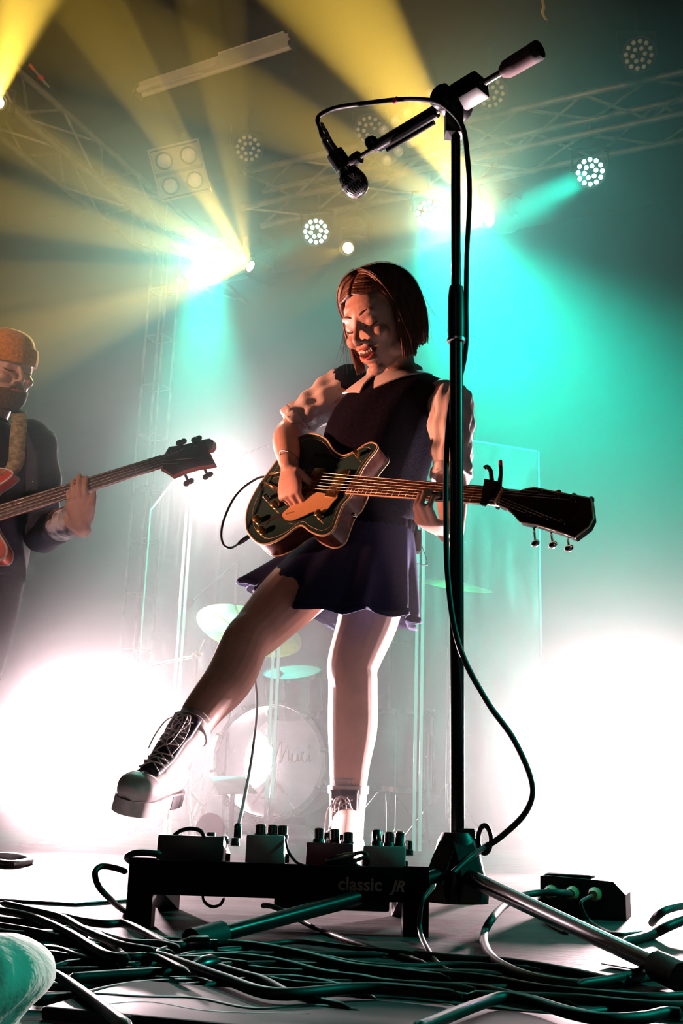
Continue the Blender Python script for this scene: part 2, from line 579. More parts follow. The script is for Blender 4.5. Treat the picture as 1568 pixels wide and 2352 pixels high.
struct('floor', (U0, V0, -0.12), (U1, V1, 0.0), 'floor')
struct('ceiling', (U0, V0, CEIL), (U1, V1, CEIL + 0.1), 'ceiling_black')
struct('wall_back', (U0, V1, -0.1), (U1, V1 + 0.1, CEIL + 0.1), 'wall_black')
struct('wall_left', (U0 - 0.1, V0, -0.1), (U0, V1 + 0.1, CEIL + 0.1), 'wall_black')
struct('wall_right', (U1, V0, -0.1), (U1 + 0.1, V1 + 0.1, CEIL + 0.1), 'wall_black')
hz = part_box('haze', (U0 + 0.02, HAZE_V + 0.006, 0.003), (U1 - 0.02, V1 - 0.02, CEIL - 0.02), haze_mat(HAZE_BACK), None, RM_M)
tag(hz, 'thick pale stage haze over the back of the stage', 'haze', kind='stuff')
# ceiling seams: the low beam lines that catch a little light
for k, v in enumerate((4.6, 7.2)):
    t = part_box('trim_%d' % (k + 1), (U0, v, CEIL - 0.05), (U1, v + 0.06, CEIL), 'ceiling_black', None, RM_M)
    t['kind'] = 'structure'


def thing_m(name, mtx, label, cat, group=None):
    o = bpy.data.objects.new(name, None)
    C.objects.link(o)
    o.matrix_world = mtx
    o.empty_display_size = 0.05
    _world[o.name] = mtx.copy()
    return tag(o, label, cat, group)


def mesh_of(fn, name='m', angle=45):
    bm = bmesh.new()
    fn(bm)
    bmesh.ops.recalc_face_normals(bm, faces=bm.faces)
    me = bpy.data.meshes.new(name)
    bm.to_mesh(me)
    bm.free()
    me.shade_smooth()
    me.set_sharp_from_angle(angle=math.radians(angle))
    return me


def share(name, me, parent, mtx=None):
    """another object on the same mesh, in the parent's space"""
    o = bpy.data.objects.new(name, me)
    C.objects.link(o)
    o.parent = parent
    if mtx is not None:
        o.matrix_local = mtx
    return o


# ------------------------------------------------------------------ trusses
def truss(name, p0, p1, label, size=0.30, step=0.42, r=0.024, upv=Vector((0, 0, 1)), rungs=False):
    """box truss from p0 to p1 (centre of its section)"""
    d = (p1 - p0)
    L = d.length
    x, y, z = frame(d, upv)
    t = thing_m(name, basis(x, y, z, p0), label, 'truss')
    s = size / 2
    cs = [(-s, -s), (s, -s), (s, s), (-s, s)]
    ch = mesh_of(lambda bm: add_tube(bm, [(0, 0, 0), (0, 0, L)], r, 10))
    ch.materials.append(M['truss_metal'])
    for cx, cy_ in cs:
        share('chord', ch, t, Matrix.Translation((cx, cy_, 0)))
    n = max(1, int(L / step))
    st = L / n
    bl = math.hypot(size, st)
    br = mesh_of(lambda bm: add_tube(bm, [(0, 0, 0), (0, 0, 1)], r * 0.45, 6))
    br.materials.append(M['truss_metal'])
    rl = mesh_of(lambda bm: add_tube(bm, [(0, 0, 0), (0, 0, size)], r * 0.5, 6))
    rl.materials.append(M['truss_metal'])
    for k in range(n):
        for f in range(4):
            if k >= 14 and f > 1:
                continue
            a, b = cs[f], cs[(f + 1) % 4]
            if k % 2:
                a, b = b, a
            q0, q1 = Vector((a[0], a[1], k * st)), Vector((b[0], b[1], (k + 1) * st))
            if rungs:
                q1.z = q0.z
                share('rung', rl, t, at_axis(q0, q1 - q0))
            else:
                share('brace', br, t, at_axis(q0, q1 - q0) @ Matrix.Diagonal((1, 1, (q1 - q0).length, 1)))
    return t


TR_Z = 4.66
vr = PZ(1056, 355, TR_Z).dot(B_AX)
truss('lighting_truss', RM(-4.0, vr, TR_Z), RM(1.6, vr, TR_Z), 'long metal lighting truss crossing the upper right under the dark ceiling')
ur = PZ(165, 360, TR_Z).dot(A_AX)
truss('lighting_truss', RM(ur, vr - 2.2, TR_Z), RM(ur, vr + 1.3, TR_Z), 'metal lighting truss running away at the upper left')
tw = P(358, 900, 8.3)
truss('truss_tower', Vector((tw.x, tw.y, 0.0)), Vector((tw.x, tw.y, 4.5)), 'faint upright truss tower in the haze behind the bass player',
      size=0.16, step=0.38, r=0.012, upv=B_AX, rungs=True)


# ------------------------------------------------------------------ lamps of the rig
def led_can(loc, aim, label, lens, name='led_can', R=0.105, group=None, hang=0.35):
    x, y, z = frame(Vector(aim) - Vector(loc))
    t = thing_m(name, basis(x, y, z, loc), label, 'stage light', group)
    o = link('housing', mesh_of(lambda bm: add_lathe(bm, [(0.03, -0.20), (R * 0.7, -0.19), (R * 0.95, -0.08), (R, -0.02), (R, 0.0), (R * 0.90, 0.0), (R * 0.90, -0.012), (0.0, -0.012)], Matrix.Identity(4), 28)), 'fixture', t, local=True)
    link('bezel', mesh_of(lambda bm: add_lathe(bm, [(R * 0.93, -0.01), (R * 1.04, -0.01), (R * 1.04, 0.014), (R * 0.93, 0.014), (R * 0.93, -0.01)], Matrix.Identity(4), 28)), 'fixture', t, local=True)
    lm = mesh_of(lambda bm: add_sphere(bm, (0, 0, 0), (0.0150, 0.0150, 0.010), u=10, v=6))
    lm.materials.append(M[lens])
    for rr, nn, off in ((R * 0.36, 6, 0.2), (R * 0.74, 12, 0.0)):
        for k in range(nn):
            a = 2 * math.pi * k / nn + off
            share('lens', lm, t, Matrix.Translation((rr * math.cos(a), rr * math.sin(a), -0.006)))
    # hanging yoke: up is roughly local y
    upl = basis(x, y, z).transposed().to_3x3() @ Vector((0, 0, 1))
    sx = Vector((1, 0, 0))
    pts = [sx * (R * 1.12) + Vector((0, 0, -0.06)), sx * (R * 1.12) + upl * 0.16 + Vector((0, 0, -0.06)), sx * -(R * 1.12) + upl * 0.16 + Vector((0, 0, -0.06)), sx * -(R * 1.12) + Vector((0, 0, -0.06))]

    def yk(bm):
        add_tube(bm, pts, 0.010, 6)
        add_tube(bm, [upl * 0.16 + Vector((0, 0, -0.06)), upl * hang + Vector((0, 0, -0.06))], 0.012, 8)
    link('yoke', mesh_of(yk), 'fixture', t, local=True)
    return t


toC = CAM + Vector((0, 0, 0.3))
led_can(PZ(1467, 126, 4.68), toC + Vector((1.5, 0, 0)), 'unlit round LED can at the top right, nearest the corner', 'lens_dim')
led_can(PZ(1127, 214, 4.68), toC + Vector((1.0, 0, 0)), 'unlit round LED can just behind the boom joint of the microphone stand', 'lens_dim')
led_can(PZ(848, 298, 4.68), toC, 'unlit round LED can right above the hanging microphone', 'lens_dim')
led_can(PZ(570, 341, 4.68), toC + Vector((1.5, 0, 0)), 'unlit round LED can between the four-lamp blinder and the microphone', 'lens_dim')
led_can(TEAL_C, Vector((0.6, 2.0, 0.5)), 'LED can lit teal at the right with a clear beam', 'lens_teal')
led_can(TEAL_D, Vector((-0.6, 2.0, 0.5)), 'LED can lit teal in the middle, above the guitarist and left of her head', 'lens_teal')
led_can(TEAL_A, toC + Vector((0.5, 1.5, 0)), 'glaring LED can lit teal right beside the microphone stand pole', 'lens_teal')
led_can(TEAL_B, toC + Vector((-0.4, 1.5, 0)), 'glaring LED can lit teal on the left over the white lamp', 'lens_teal')


def moving_head(loc, aim, label):
    x, y, z = frame(Vector(aim) - Vector(loc))
    t = thing_m('moving_head', basis(x, y, z, loc), label, 'stage light', 'yellow moving heads on the rig')
    link('head', mesh_of(lambda bm: add_lathe(bm, [(0.02, -0.26), (0.07, -0.25), (0.085, -0.15), (0.075, -0.03), (0.07, 0.0), (0.058, 0.0), (0.058, -0.02), (0.0, -0.02)], Matrix.Identity(4), 24)), 'fixture', t, local=True)
    link('lens', mesh_of(lambda bm: add_lathe(bm, [(0.0, -0.012), (0.036, -0.008), (0.042, -0.014), (0.0, -0.018)], Matrix.Identity(4), 20)), 'lens_yellow', t, local=True)
    R3 = basis(x, y, z).transposed().to_3x3()
    upl, sx = R3 @ Vector((0, 0, 1)), Vector((1, 0, 0))
    o = Vector((0, 0, -0.13))
    link('yoke', mesh_of(lambda bm: add_tube(bm, [o + sx * 0.105, o + sx * 0.11 + upl * 0.17, o - sx * 0.11 + upl * 0.17, o - sx * 0.105], 0.016, 8)), 'fixture', t, local=True)

    def base(bm):
        m = at_axis(o + upl * 0.18, upl, Vector((1, 0, 0)))
        add_box(bm, (-0.12, -0.09, 0.0), (0.12, 0.09, 0.10), m)
    link('base', mesh_of(base), 'fixture', t, local=True, smooth=False)
    return t


def _mean(loc, beams):
    s = Vector((0, 0, 0))
    for bx_, by_, ang in beams:
        s += P(bx_, by_, loc.y - 0.9)
    return s / len(beams)


for (loc, k, beams), lab in zip(FANS, ('glaring yellow moving head just right of the microphone stand pole', 'glaring yellow moving head at the left, fanning beams upward',
                                       'small bright yellow moving head just above the guitarist', 'yellow moving head at the far left edge')):
    moving_head(loc, _mean(loc, beams), lab)


def blinder():
    loc = PZ(412, 392, 4.45)
    n = (CAM + Vector((-0.6, 0, 0)) - loc).normalized()
    r = RGT * math.cos(0.23) + UPC * math.sin(0.23)
    r = (r - n * r.dot(n)).normalized()
    u = n.cross(r)
    t = thing_m('blinder_lamp', basis(r, u, n, loc), 'square four-lamp blinder with pale round bulbs hanging upper left', 'stage light')
    s = 0.175
    link('housing', mesh_of(lambda bm: add_box(bm, (-s, -s, -0.14), (s, s, -0.02))), 'fixture', t, local=True, smooth=False)

    def rim(bm):
        for lo, hi in (((-s - .008, -s - .008, -.03), (-s + .006, s + .008, .012)), ((s - .006, -s - .008, -.03), (s + .008, s + .008, .012)),
                       ((-s, s - .006, -.03), (s, s + .008, .012)), ((-s, -s - .008, -.03), (s, -s + .006, .012))):
            add_box(bm, lo, hi)
    link('frame', mesh_of(rim), 'fixture_grey', t, local=True, smooth=False)
    pm = mesh_of(lambda bm: add_box(bm, (-s + 0.008, -0.072, -0.03), (s - 0.008, 0.072, -0.008)))
    pm.materials.append(M['fixture_grey'])
    ring = mesh_of(lambda bm: add_lathe(bm, [(0.048, -0.008), (0.062, -0.008), (0.062, 0.006), (0.050, 0.010), (0.048, -0.008)], Matrix.Identity(4), 28))
    ring.materials.append(M['fixture'])
    bulb = mesh_of(lambda bm: add_lathe(bm, [(0.0, 0.012), (0.02, 0.010), (0.040, 0.004), (0.049, -0.004), (0.049, -0.012), (0.0, -0.012)], Matrix.Identity(4), 28))
    bulb.materials.append(M['bowl_dim'])
    for yy in (-0.086, 0.086):
        share('panel', pm, t, Matrix.Translation((0, yy, 0)))
        for xx in (-0.088, 0.088):
            b = share('bulb', bulb, t, Matrix.Translation((xx, yy, 0)))
            share('ring', ring, b)
    R3 = basis(r, u, n).transposed().to_3x3()
    upl = R3 @ Vector((0, 0, 1))
    link('hanger', mesh_of(lambda bm: add_tube(bm, [Vector((0, 0, -0.1)), Vector((0, 0, -0.1)) + upl * 0.3], 0.014, 8)), 'fixture', t, local=True)


blinder()


def led_bar():
    a, b = PZ(880, 338, 4.62), PZ(1000, 246, 4.62)
    c = (a + b) / 2
    n = (CAM - c).normalized()
    r = (b - a)
    L = r.length
    r = (r - n * r.dot(n)).normalized()
    u = n.cross(r)
    t = thing_m('led_bar', basis(r, u, n, c), 'strip light with two rows of round clear lenses behind the boom arm', 'stage light')
    link('housing', mesh_of(lambda bm: add_box(bm, (-L / 2, -0.125, -0.12), (L / 2, 0.125, -0.01))), 'fixture', t, local=True, smooth=False)
    lm = mesh_of(lambda bm: add_lathe(bm, [(0.0, 0.012), (0.022, 0.008), (0.030, -0.006), (0.034, -0.01), (0.0, -0.012)], Matrix.Identity(4), 18))
    lm.materials.append(M['lens_dim'])
    for k in range(6):
        for yy in (-0.085, 0.085):
            share('lens', lm, t, Matrix.Translation((-L / 2 + L * (k + 0.5) / 6, yy, 0)))
    R3 = basis(r, u, n).transposed().to_3x3()
    upl = R3 @ Vector((0, 0, 1))
    link('hanger', mesh_of(lambda bm: add_tube(bm, [Vector((0, 0, -0.1)), Vector((0, 0, -0.1)) + upl * 0.3], 0.014, 8)), 'fixture', t, local=True)


led_bar()


def batten():
    """old fluorescent batten on the ceiling, its cover hanging broken"""
    z = CEIL - 0.09
    a, b = PZ(318, 218, z), PZ(672, 103, z)
    d = (b - a)
    L = d.length
    x = d.normalized()
    zz = Vector((0, 0, -1))
    y = zz.cross(x)          # away from / towards the camera
    if PZ(500, 120, z).dot(y) < PZ(500, 160, z).dot(y):
        pass
    t = thing_m('fluorescent_batten', basis(x, y, zz, a), 'cream fluorescent batten with a broken cover on the dark ceiling', 'ceiling light')
    w = 0.10
    far = 1.0 if (PZ(500, 100, z) - PZ(500, 160, z)).dot(y) > 0 else -1.0
    # spine, lamp tube, broken cover
    link('spine', mesh_of(lambda bm: add_box(bm, (0, -0.022, -0.09), (L, 0.022, -0.02))), 'white_metal', t, local=True, smooth=False)
    link('tube', mesh_of(lambda bm: add_tube(bm, [(L * 0.02, -0.02 * far, 0.0), (L * 0.98, -0.02 * far, 0.0)], 0.016, 10)), 'white_metal', t, local=True)
    out = [(L * 0.50, -0.045), (L, -0.045), (L, 0.13), (L * 0.60, 0.13), (L * 0.56, 0.06), (L * 0.50, 0.0)]
    link('cover', mesh_of(lambda bm: add_prism(bm, [(px, py * far) for px, py in out], -0.02, -0.008), angle=30), 'white_metal', t, local=True, smooth=False)
    out = [(0.0, -0.04), (L * 0.46, -0.04), (L * 0.42, -0.005), (L * 0.30, 0.015), (L * 0.18, 0.01), (L * 0.02, 0.005)]
    link('cover', mesh_of(lambda bm: add_prism(bm, [(px, py * far) for px, py in out], -0.02, -0.008), angle=30), 'white_metal', t, local=True, smooth=False)
    link('reflector', mesh_of(lambda bm: add_box(bm, (-0.02, 0.03 * far - 0.012, -0.03), (L * 0.17, 0.03 * far + 0.012, 0.0))), 'white_metal', t, local=True, smooth=False)
    for sx in (0.0, L):
        link('end_cap', mesh_of(lambda bm: add_box(bm, (sx - 0.012, -0.045, -0.09), (sx + 0.012, 0.045, 0.02))), 'fixture', t, local=True, smooth=False)


batten()


# small bits hanging from the ceiling and the truss
def hook_clamp():
    p = PZ(78, 160, 4.95)
    q = PZ(112, 200, 4.9)
    t = thing('hook_clamp', p, 'small hook with orange and red tips above the left truss', 'clamp')
    part_tube('rod', [p, q], 0.010, 'fixture_grey', t, 8)
    part_tube('tip', [p + (p - q) * 0.3, p], 0.012, 'orange', t, 8)
    part_tube('collar', [p.lerp(q, 0.35), p.lerp(q, 0.55)], 0.018, 'red_bit', t, 8)
    part_tube('wire', [q, RM(ur, vr - 1.9, 4.81) + Vector((0, 0, 0.02))], 0.006, 'fixture', t, 6)


hook_clamp()


def hanging_tape():
    p = [PZ(1243, -8, CEIL - 0.03), PZ(1248, 14, CEIL - 0.13), PZ(1246, 30, CEIL - 0.2), PZ(1254, 46, CEIL - 0.27)]
    bm = bmesh.new()
    w = Vector((0.012, 0.006, 0))
    add_rings(bm, [[q - w, q + w, q + w + Vector((0, 0.002, 0)), q - w + Vector((0, 0.002, 0))] for q in spline(p, 5)])
    o = finish(bm, 'tape_strip', 'tape', None)
    tag(o, 'yellowish strip of tape peeling off the ceiling at the top', 'tape')


hanging_tape()


# ------------------------------------------------------------------ lamps on the floor
Z3_ = Vector((0, 0, 1))


def floor_lamp(loc, aim, label, stand=False, R=0.10):
    d = (Vector(aim) - Vector(loc)).normalized()
    t = thing('floor_spotlight' if not stand else 'stand_spotlight', (loc.x, loc.y, 0), label, 'stage light')
    m = at_axis(loc - d * 0.03, d)
    part_lathe('housing', [(0.03, -0.22), (R * 0.7, -0.21), (R, -0.06), (R * 1.05, 0.0), (R * 0.95, 0.0), (R * 0.93, -0.02), (0.0, -0.02)], m, 'fixture', t, 24)
    part_lathe('lens', [(0.0, 0.004), (R * 0.6, 0.0), (R * 0.9, -0.012), (0.0, -0.016)], m, 'lens_pink', t, 24)
    side = frame(d)[0]
    c = loc - d * 0.12
    if stand:
        part_tube('pole', [(loc.x, loc.y + 0.12, 0.02), (loc.x, loc.y + 0.12, loc.z - 0.02)], 0.016, 'fixture', t)
        for k in range(3):
            a = k * 2.1 + 0.4
            part_tube('leg', [(loc.x, loc.y + 0.12, 0.35), (loc.x + 0.35 * math.cos(a), loc.y + 0.12 + 0.35 * math.sin(a), 0.012)], 0.010, 'fixture', t)
    else:
        part_tube('yoke', [c + side * (R + 0.015), c + side * (R + 0.01) - Z3_ * (R + 0.02), c - side * (R + 0.01) - Z3_ * (R + 0.02), c - side * (R + 0.015)], 0.008, 'fixture', t, 8)
        part_lathe('base', [(0.0, 0.0), (0.07, 0.0), (0.07, 0.012), (0.014, 0.02), (0.012, max(0.03, c.z - R - 0.015)), (0.0, max(0.03, c.z - R - 0.01))], Matrix.Translation((c.x, c.y, 0)), 'fixture', t, 16)


floor_lamp(L_FLOOR_L, CAM + Vector((-0.1, 0, 0.5)), 'floor spotlight blazing pinkish white at the left')
floor_lamp(L_FLOOR_R, CAM + Vector((0.2, 0, 0.5)), 'floor spotlight blazing pinkish white at the right edge')
floor_lamp(L_STAND, CAM + Vector((0, 0, 0.6)), 'white spotlight on a stand behind the drum shield', True)
# ------------------------------------------------------------------ microphone stand
SY = 1.86


def mic_stand():
    top, foot = P(1046, 262, SY), P(1050, 1912, SY)
    x0, y0 = foot.x, foot.y
    t = thing('microphone_stand', (x0, y0, 0), 'tall black boom microphone stand with a tripod base in front of the guitarist', 'microphone stand')
    hub_top = foot.z

    def pz(py):
        return P(1048, py, SY).z
    part_lathe('base_hub', [(0.0, 0.030), (0.050, 0.030), (0.052, 0.045), (0.043, 0.075), (0.031, hub_top - 0.012), (0.024, hub_top), (0.0, hub_top)], Matrix.Translation((x0, y0, 0)), 'black_plastic', t, 28)
    zc0, zc1 = pz(783), pz(655)
    lean = (top - foot) / (top.z - foot.z)

    def on(z):
        return foot + lean * (z - foot.z)
    part_tube('lower_pole', [on(hub_top - 0.02), on(zc0)], 0.0117, 'black_metal', t, 20)
    part_tube('upper_pole', [on(zc1 - 0.02), on(top.z)], 0.0088, 'black_metal', t, 20)
    m = at_axis(on(zc0), lean)
    h = zc1 - zc0
    cl = part_lathe('clutch', [(0.0, 0.0), (0.0135, 0.0), (0.0152, 0.010), (0.0152, h * 0.5), (0.0148, h * 0.75), (0.0125, h - 0.004), (0.0, h)], m, 'black_plastic', t, 24)
    part_lathe('clutch_ring', [(0.0135, -0.003), (0.0165, -0.002), (0.0165, 0.003), (0.0135, 0.004), (0.0135, -0.003)], m, 'steel', cl, 24)
    # tripod legs
    feet = [PZ(455, 2160, 0.016), PZ(1556, 2240, 0.016), Vector((x0 + 0.10, y0 + 0.45, 0.016))]
    for i, f in enumerate(feet):
        d = Vector((f.x - x0, f.y - y0, 0)).normalized()
        a = Vector((x0, y0, 0.072)) + d * 0.034
        leg = part_tube('leg', [a, a.lerp(f, 0.5), f], [0.0125, 0.0105, 0.0088], 'black_metal', t, 12)
        part_tube('rubber_foot', [f + (a - f).normalized() * 0.040, f - (a - f).normalized() * 0.012], 0.0155, 'rubber', leg, 12)
        bm = bmesh.new()
        s = d.cross(Vector((0, 0, 1)))
        mt = basis(d, s, Vector((0, 0, 1)), (x0, y0, 0))
        add_prism(bm, [(0.02, 0.034), (0.062, 0.034), (0.075, 0.062), (0.048, 0.100), (0.02, hub_top - 0.006)], -0.016, 0.016, mt @ Matrix.Rotation(math.pi / 2, 4, 'X'))
        finish(bm, 'leg_bracket', 'black_plastic', t, angle=30)
    # cable ring clipped to the base
    c = P(1113, 1928, SY - 0.01)
    part_tube('cable_clip', [c + Vector((0.010 * math.cos(a), 0.004, 0.021 * math.sin(a))) for a in (2 * math.pi * k / 20 for k in range(21))], 0.0042, 'black_plastic', t, 8)
    part_box('clip_arm', (-0.022, -0.010, -0.018), (0.004, 0.010, 0.010), 'black_plastic', t, Matrix.Translation(c + Vector((-0.020, 0.002, 0.006))), 0.003)
    # boom joint
    J = P(1042, 240, SY)
    b0, b1 = P(806, 372, 2.02), P(1232, 118, 1.73)
    ax = (b1 - b0).normalized()
    side = ax.cross(Vector((0, 0, 1))).normalized()
    jm = at_axis(J, side, ax)
    jt = part_lathe('boom_joint', [(0.0, -0.030), (0.022, -0.030), (0.027, -0.022), (0.027, 0.016), (0.022, 0.024), (0.0, 0.026)], jm, 'black_plastic', t, 24)
    part_box('joint_fork', (-0.017, -0.017, -0.055), (0.017, 0.017, 0.012), 'black_plastic', t, Matrix.Translation(J + Vector((0, 0, -0.012))), 0.004)
    kn = J + side * (-0.036 if side.y > 0 else 0.036) + Vector((0.0, 0, -0.004))
    part_lathe('joint_knob', [(0.0, -0.012), (0.020, -0.012), (0.024, -0.004), (0.024, 0.008), (0.018, 0.014), (0.0, 0.014)], at_axis(kn, side, ax), 'black_plastic', jt, 10)

    def along(px, py):
        # nearest point of the boom line to a pixel ray
        d = _ray(px, py).normalized()
        w = b0 - CAM
        k = ax.dot(d)
        s = (k * w.dot(d) - w.dot(ax)) / (1 - k * k)
        return b0 + ax * s
    part_tube('boom_rod', [along(800, 378), along(880, 328)], 0.0052, 'chrome', t, 14)
    q0, q1 = along(866, 336), along(1000, 254)
    part_tube('boom_sleeve', [q0, q0 + ax * 0.004, q1], [0.010, 0.0125, 0.0125], 'black_metal', t, 18)
    off = Vector((0.006, -0.004, -0.020))
    part_tube('boom_stay', [along(884, 330) + off, along(990, 264) + off], 0.0045, 'black_metal', t, 12)
    part_lathe('boom_collar', [(0.0, -0.006), (0.0105, -0.006), (0.0105, 0.008), (0.0, 0.008)], at_axis(q0, ax), 'chrome', t, 16)
    part_tube('boom_rod', [along(985, 262), along(1165, 158)], 0.0062, 'chrome', t, 14)
    part_box('boom_clamp', (-0.022, -0.020, -0.030), (0.022, 0.020, 0.030), 'black_plastic', t, at_axis(along(1078, 212), ax), 0.006)
    g0, g1 = along(1150, 166), b1
    gl = (g1 - g0).length
    g = part_lathe('grip', [(0.0, 0.0), (0.010, 0.001), (0.0165, 0.012), (0.0175, 0.03), (0.0180, gl * 0.96), (0.0, gl * 0.97)], at_axis(g0, ax), mat('grip_foam', (0.10, 0.045, 0.05), 0.75, noise=0.3, nscale=200), t, 20)
    part_lathe('end_cap', [(0.0, 0.0), (0.0185, 0.0), (0.0185, 0.010), (0.016, 0.014), (0.0, 0.014)], at_axis(g1 - ax * 0.006, ax), 'rubber', g, 20)
    kb = along(846, 330) + Vector((-0.001, 0, 0.016))
    part_lathe('boom_knob', [(0.0, -0.010), (0.011, -0.010), (0.013, -0.004), (0.013, 0.006), (0.009, 0.010), (0.0, 0.010)], at_axis(kb, Vector((-0.3, 0.1, 1))), 'black_plastic', t, 9)
    # clip that holds the microphone
    mc = along(797, 380)
    part_lathe('clip_swivel', [(0.0, -0.014), (0.011, -0.014), (0.013, -0.006), (0.013, 0.008), (0.0, 0.012)], at_axis(along(818, 364), ax), 'black_plastic', t, 16)
    return t


mic_stand()


def microphone():
    a, b = P(748, 322, 2.035), P(812, 418, 2.06)      # tail, centre of the grille
    d = (b - a).normalized()
    L = (b - a).length
    t = thing_m('microphone', at_axis(a, d), 'black vocal microphone with a ball grille, hanging from the boom arm', 'microphone')
    I4 = Matrix.Identity(4)
    link('handle', mesh_of(lambda bm: add_lathe(bm, [(0.0, 0.0), (0.0095, 0.0), (0.0105, 0.004), (0.0118, 0.03), (0.0150, L - 0.035), (0.0195, L - 0.022), (0.0, L - 0.021)], I4, 24)), mat('mic_body', (0.16, 0.15, 0.15), 0.28, 0.7, noise=0.2, nscale=90), t, local=True)
    link('collar', mesh_of(lambda bm: add_lathe(bm, [(0.0, L - 0.023), (0.0215, L - 0.022), (0.0245, L - 0.014), (0.0, L - 0.013)], I4, 24)), 'black_metal', t, local=True)
    link('ring', mesh_of(lambda bm: add_lathe(bm, [(0.0250, L - 0.001), (0.0268, L), (0.0268, L + 0.005), (0.0250, L + 0.006), (0.0250, L - 0.001)], I4, 28)), 'steel', t, local=True)

    def ball(bm):
        add_lathe(bm, [(0.0, L - 0.016), (0.0222, L - 0.015), (0.0252, L - 0.004), (0.0258, L + 0.004), (0.0245, L + 0.014), (0.0195, L + 0.024), (0.0115, L + 0.030), (0.0, L + 0.032)], I4, 24)
    gr = link('grille', mesh_of(ball), 'black_metal', t, local=True)

    def wires(bm):
        for k in range(26):
            an = 2 * math.pi * k / 26
            add_tube(bm, [(r * math.cos(an + j * 0.14), r * math.sin(an + j * 0.14), z) for j, (r, z) in enumerate(((0.0235, L - 0.014), (0.0258, L - 0.004), (0.0264, L + 0.004), (0.0250, L + 0.014), (0.0200, L + 0.0245), (0.0118, L + 0.0305)))], 0.0007, 4)
            add_tube(bm, [(r * math.cos(an - j * 0.14), r * math.sin(an - j * 0.14), z) for j, (r, z) in enumerate(((0.0235, L - 0.014), (0.0258, L - 0.004), (0.0264, L + 0.004), (0.0250, L + 0.014), (0.0200, L + 0.0245), (0.0118, L + 0.0305)))], 0.0007, 4)
    w = link('mesh_wire', mesh_of(wires), 'steel', gr, local=True)
    w['kind'] = 'stuff'
    link('clip', mesh_of(lambda bm: add_lathe(bm, [(0.0130, 0.030), (0.0185, 0.030), (0.0190, 0.042), (0.0190, 0.066), (0.0150, 0.066), (0.0130, 0.030)], I4, 24)), 'black_plastic', t, local=True)


microphone()


def mic_cable():
    a, b = P(735, 287, 2.03), P(752, 326, 2.036)
    d = (b - a).normalized()
    t = thing('microphone_cable', a, 'black microphone cable looping from the boom down the stand to its base', 'cable')
    part_lathe('connector', [(0.0, -0.002), (0.0072, -0.002), (0.0082, 0.012), (0.0098, 0.016), (0.0098, 0.030), (0.0090, 0.032), (0.0105, 0.034), (0.0105, (b - a).length + 0.004), (0.0, (b - a).length + 0.004)], at_axis(a, d), 'chrome', t, 18)
    pts = [(735, 290, 2.03), (729, 277, 2.028), (738, 262, 2.02), (775, 247, 2.0), (850, 236, 1.95), (930, 228, 1.88), (995, 232, 1.82), (1030, 250, 1.80), (1062, 292, 1.81),
           (1073, 360, 1.83), (1078, 450, 1.86), (1072, 580, 1.865), (1070, 700, 1.865), (1070, 790, 1.872), (1058, 860, 1.885), (1040, 905, 1.885), (1029, 980, 1.87), (1024, 1080, 1.85), (1024, 1200, 1.843),
           (1027, 1310, 1.838), (1041, 1430, 1.832), (1066, 1515, 1.832), (1120, 1615, 1.84), (1180, 1700, 1.85), (1221, 1800, 1.85), (1207, 1865, 1.85), (1150, 1922, 1.85), (1112, 1946, 1.85), (1085, 1965, 1.80), (1040, 2005, 1.76)]
    part_tube('cable', [P(*p) for p in pts], 0.0048, 'cable', t, 10, smooth_n=6)
    p = P(910, 229, 1.896)
    part_tube('mark', [p + Vector((-0.004, 0.005, -0.0005)), p + Vector((0.002, -0.003, 0.0))], 0.0054, 'capo_pink', t, 10)


mic_cable()

# ------------------------------------------------------------------ pedalboard and pedals
BL = PZ(305, 2132, 0.0)
BY = BL.y
BX0, BX1 = P(292, 2050, BY).x, P(985, 2050, BY).x
DZ0, DZ1, BD = 0.088, 0.040, 0.30         # deck height at the camera side and at the player's side, depth


def deck(x, y, z=0.0):
    k = (y - BY) / BD
    return Vector((x, y, DZ0 + (DZ1 - DZ0) * k + z))


def pedalboard():
    t = thing('pedalboard', ((BX0 + BX1) / 2, BY, 0), 'black metal pedalboard frame standing on the stage floor, full of pedals', 'pedalboard')
    for k in range(4):
        y = BY + 0.012 + k * (BD - 0.05) / 3
        z = deck(0, y).z
        part_box('rail', (BX0, y, z - 0.016), (BX1, y + 0.045, z), 'black_paint', t, None, 0.003)
    part_box('front_panel', (BX0 + 0.035, BY, DZ0 - 0.044), (BX1, BY + 0.010, DZ0 + 0.002), 'black_paint', t, None, 0.002)
    for x in (BX0, BX1 - 0.035):
        bm = bmesh.new()
        add_prism(bm, [(BY, 0.0), (BY + 0.035, 0.0), (BY + 0.035, DZ0 - 0.035), (BY + BD - 0.03, DZ1 - 0.035), (BY + BD, 0.0), (BY + BD, DZ1), (BY, DZ0 + 0.004)], x, x + 0.035,
                  Matrix(((0, 0, 1, 0), (1, 0, 0, 0), (0, 1, 0, 0), (0, 0, 0, 1))))
        finish(bm, 'leg', 'black_paint', t, smooth=False)
    part_box('power_supply', (BX0 + 0.20, BY + 0.012, 0.030), (BX0 + 0.36, BY + 0.10, DZ0 - 0.020), 'black_plastic', t, None, 0.004)
    part_box('under_tray', (BX0 + 0.05, BY + 0.02, 0.055), (BX0 + 0.20, BY + 0.05, 0.061), 'steel', t, None, 0.001)
    p = P(836, 2038, BY - 0.001)
    me = text_mesh('classic', 0.024, basis((1, 0, 0), (0, 0, 1), (0, -1, 0), p + Vector((-0.006, 0, -0.004))), 0.0005, 0.0, 0.0006)
    link('lettering', me, 'print_grey', t, smooth=False)
    me = text_mesh('JR', 0.020, basis((1, 0, 0), (0, 0, 1), (0, -1, 0), p + Vector((0.046, 0, -0.004))), 0.0005, 0.3, 0.0006)
    link('lettering', me, 'print_grey', t, smooth=False)
    return t


pedalboard()


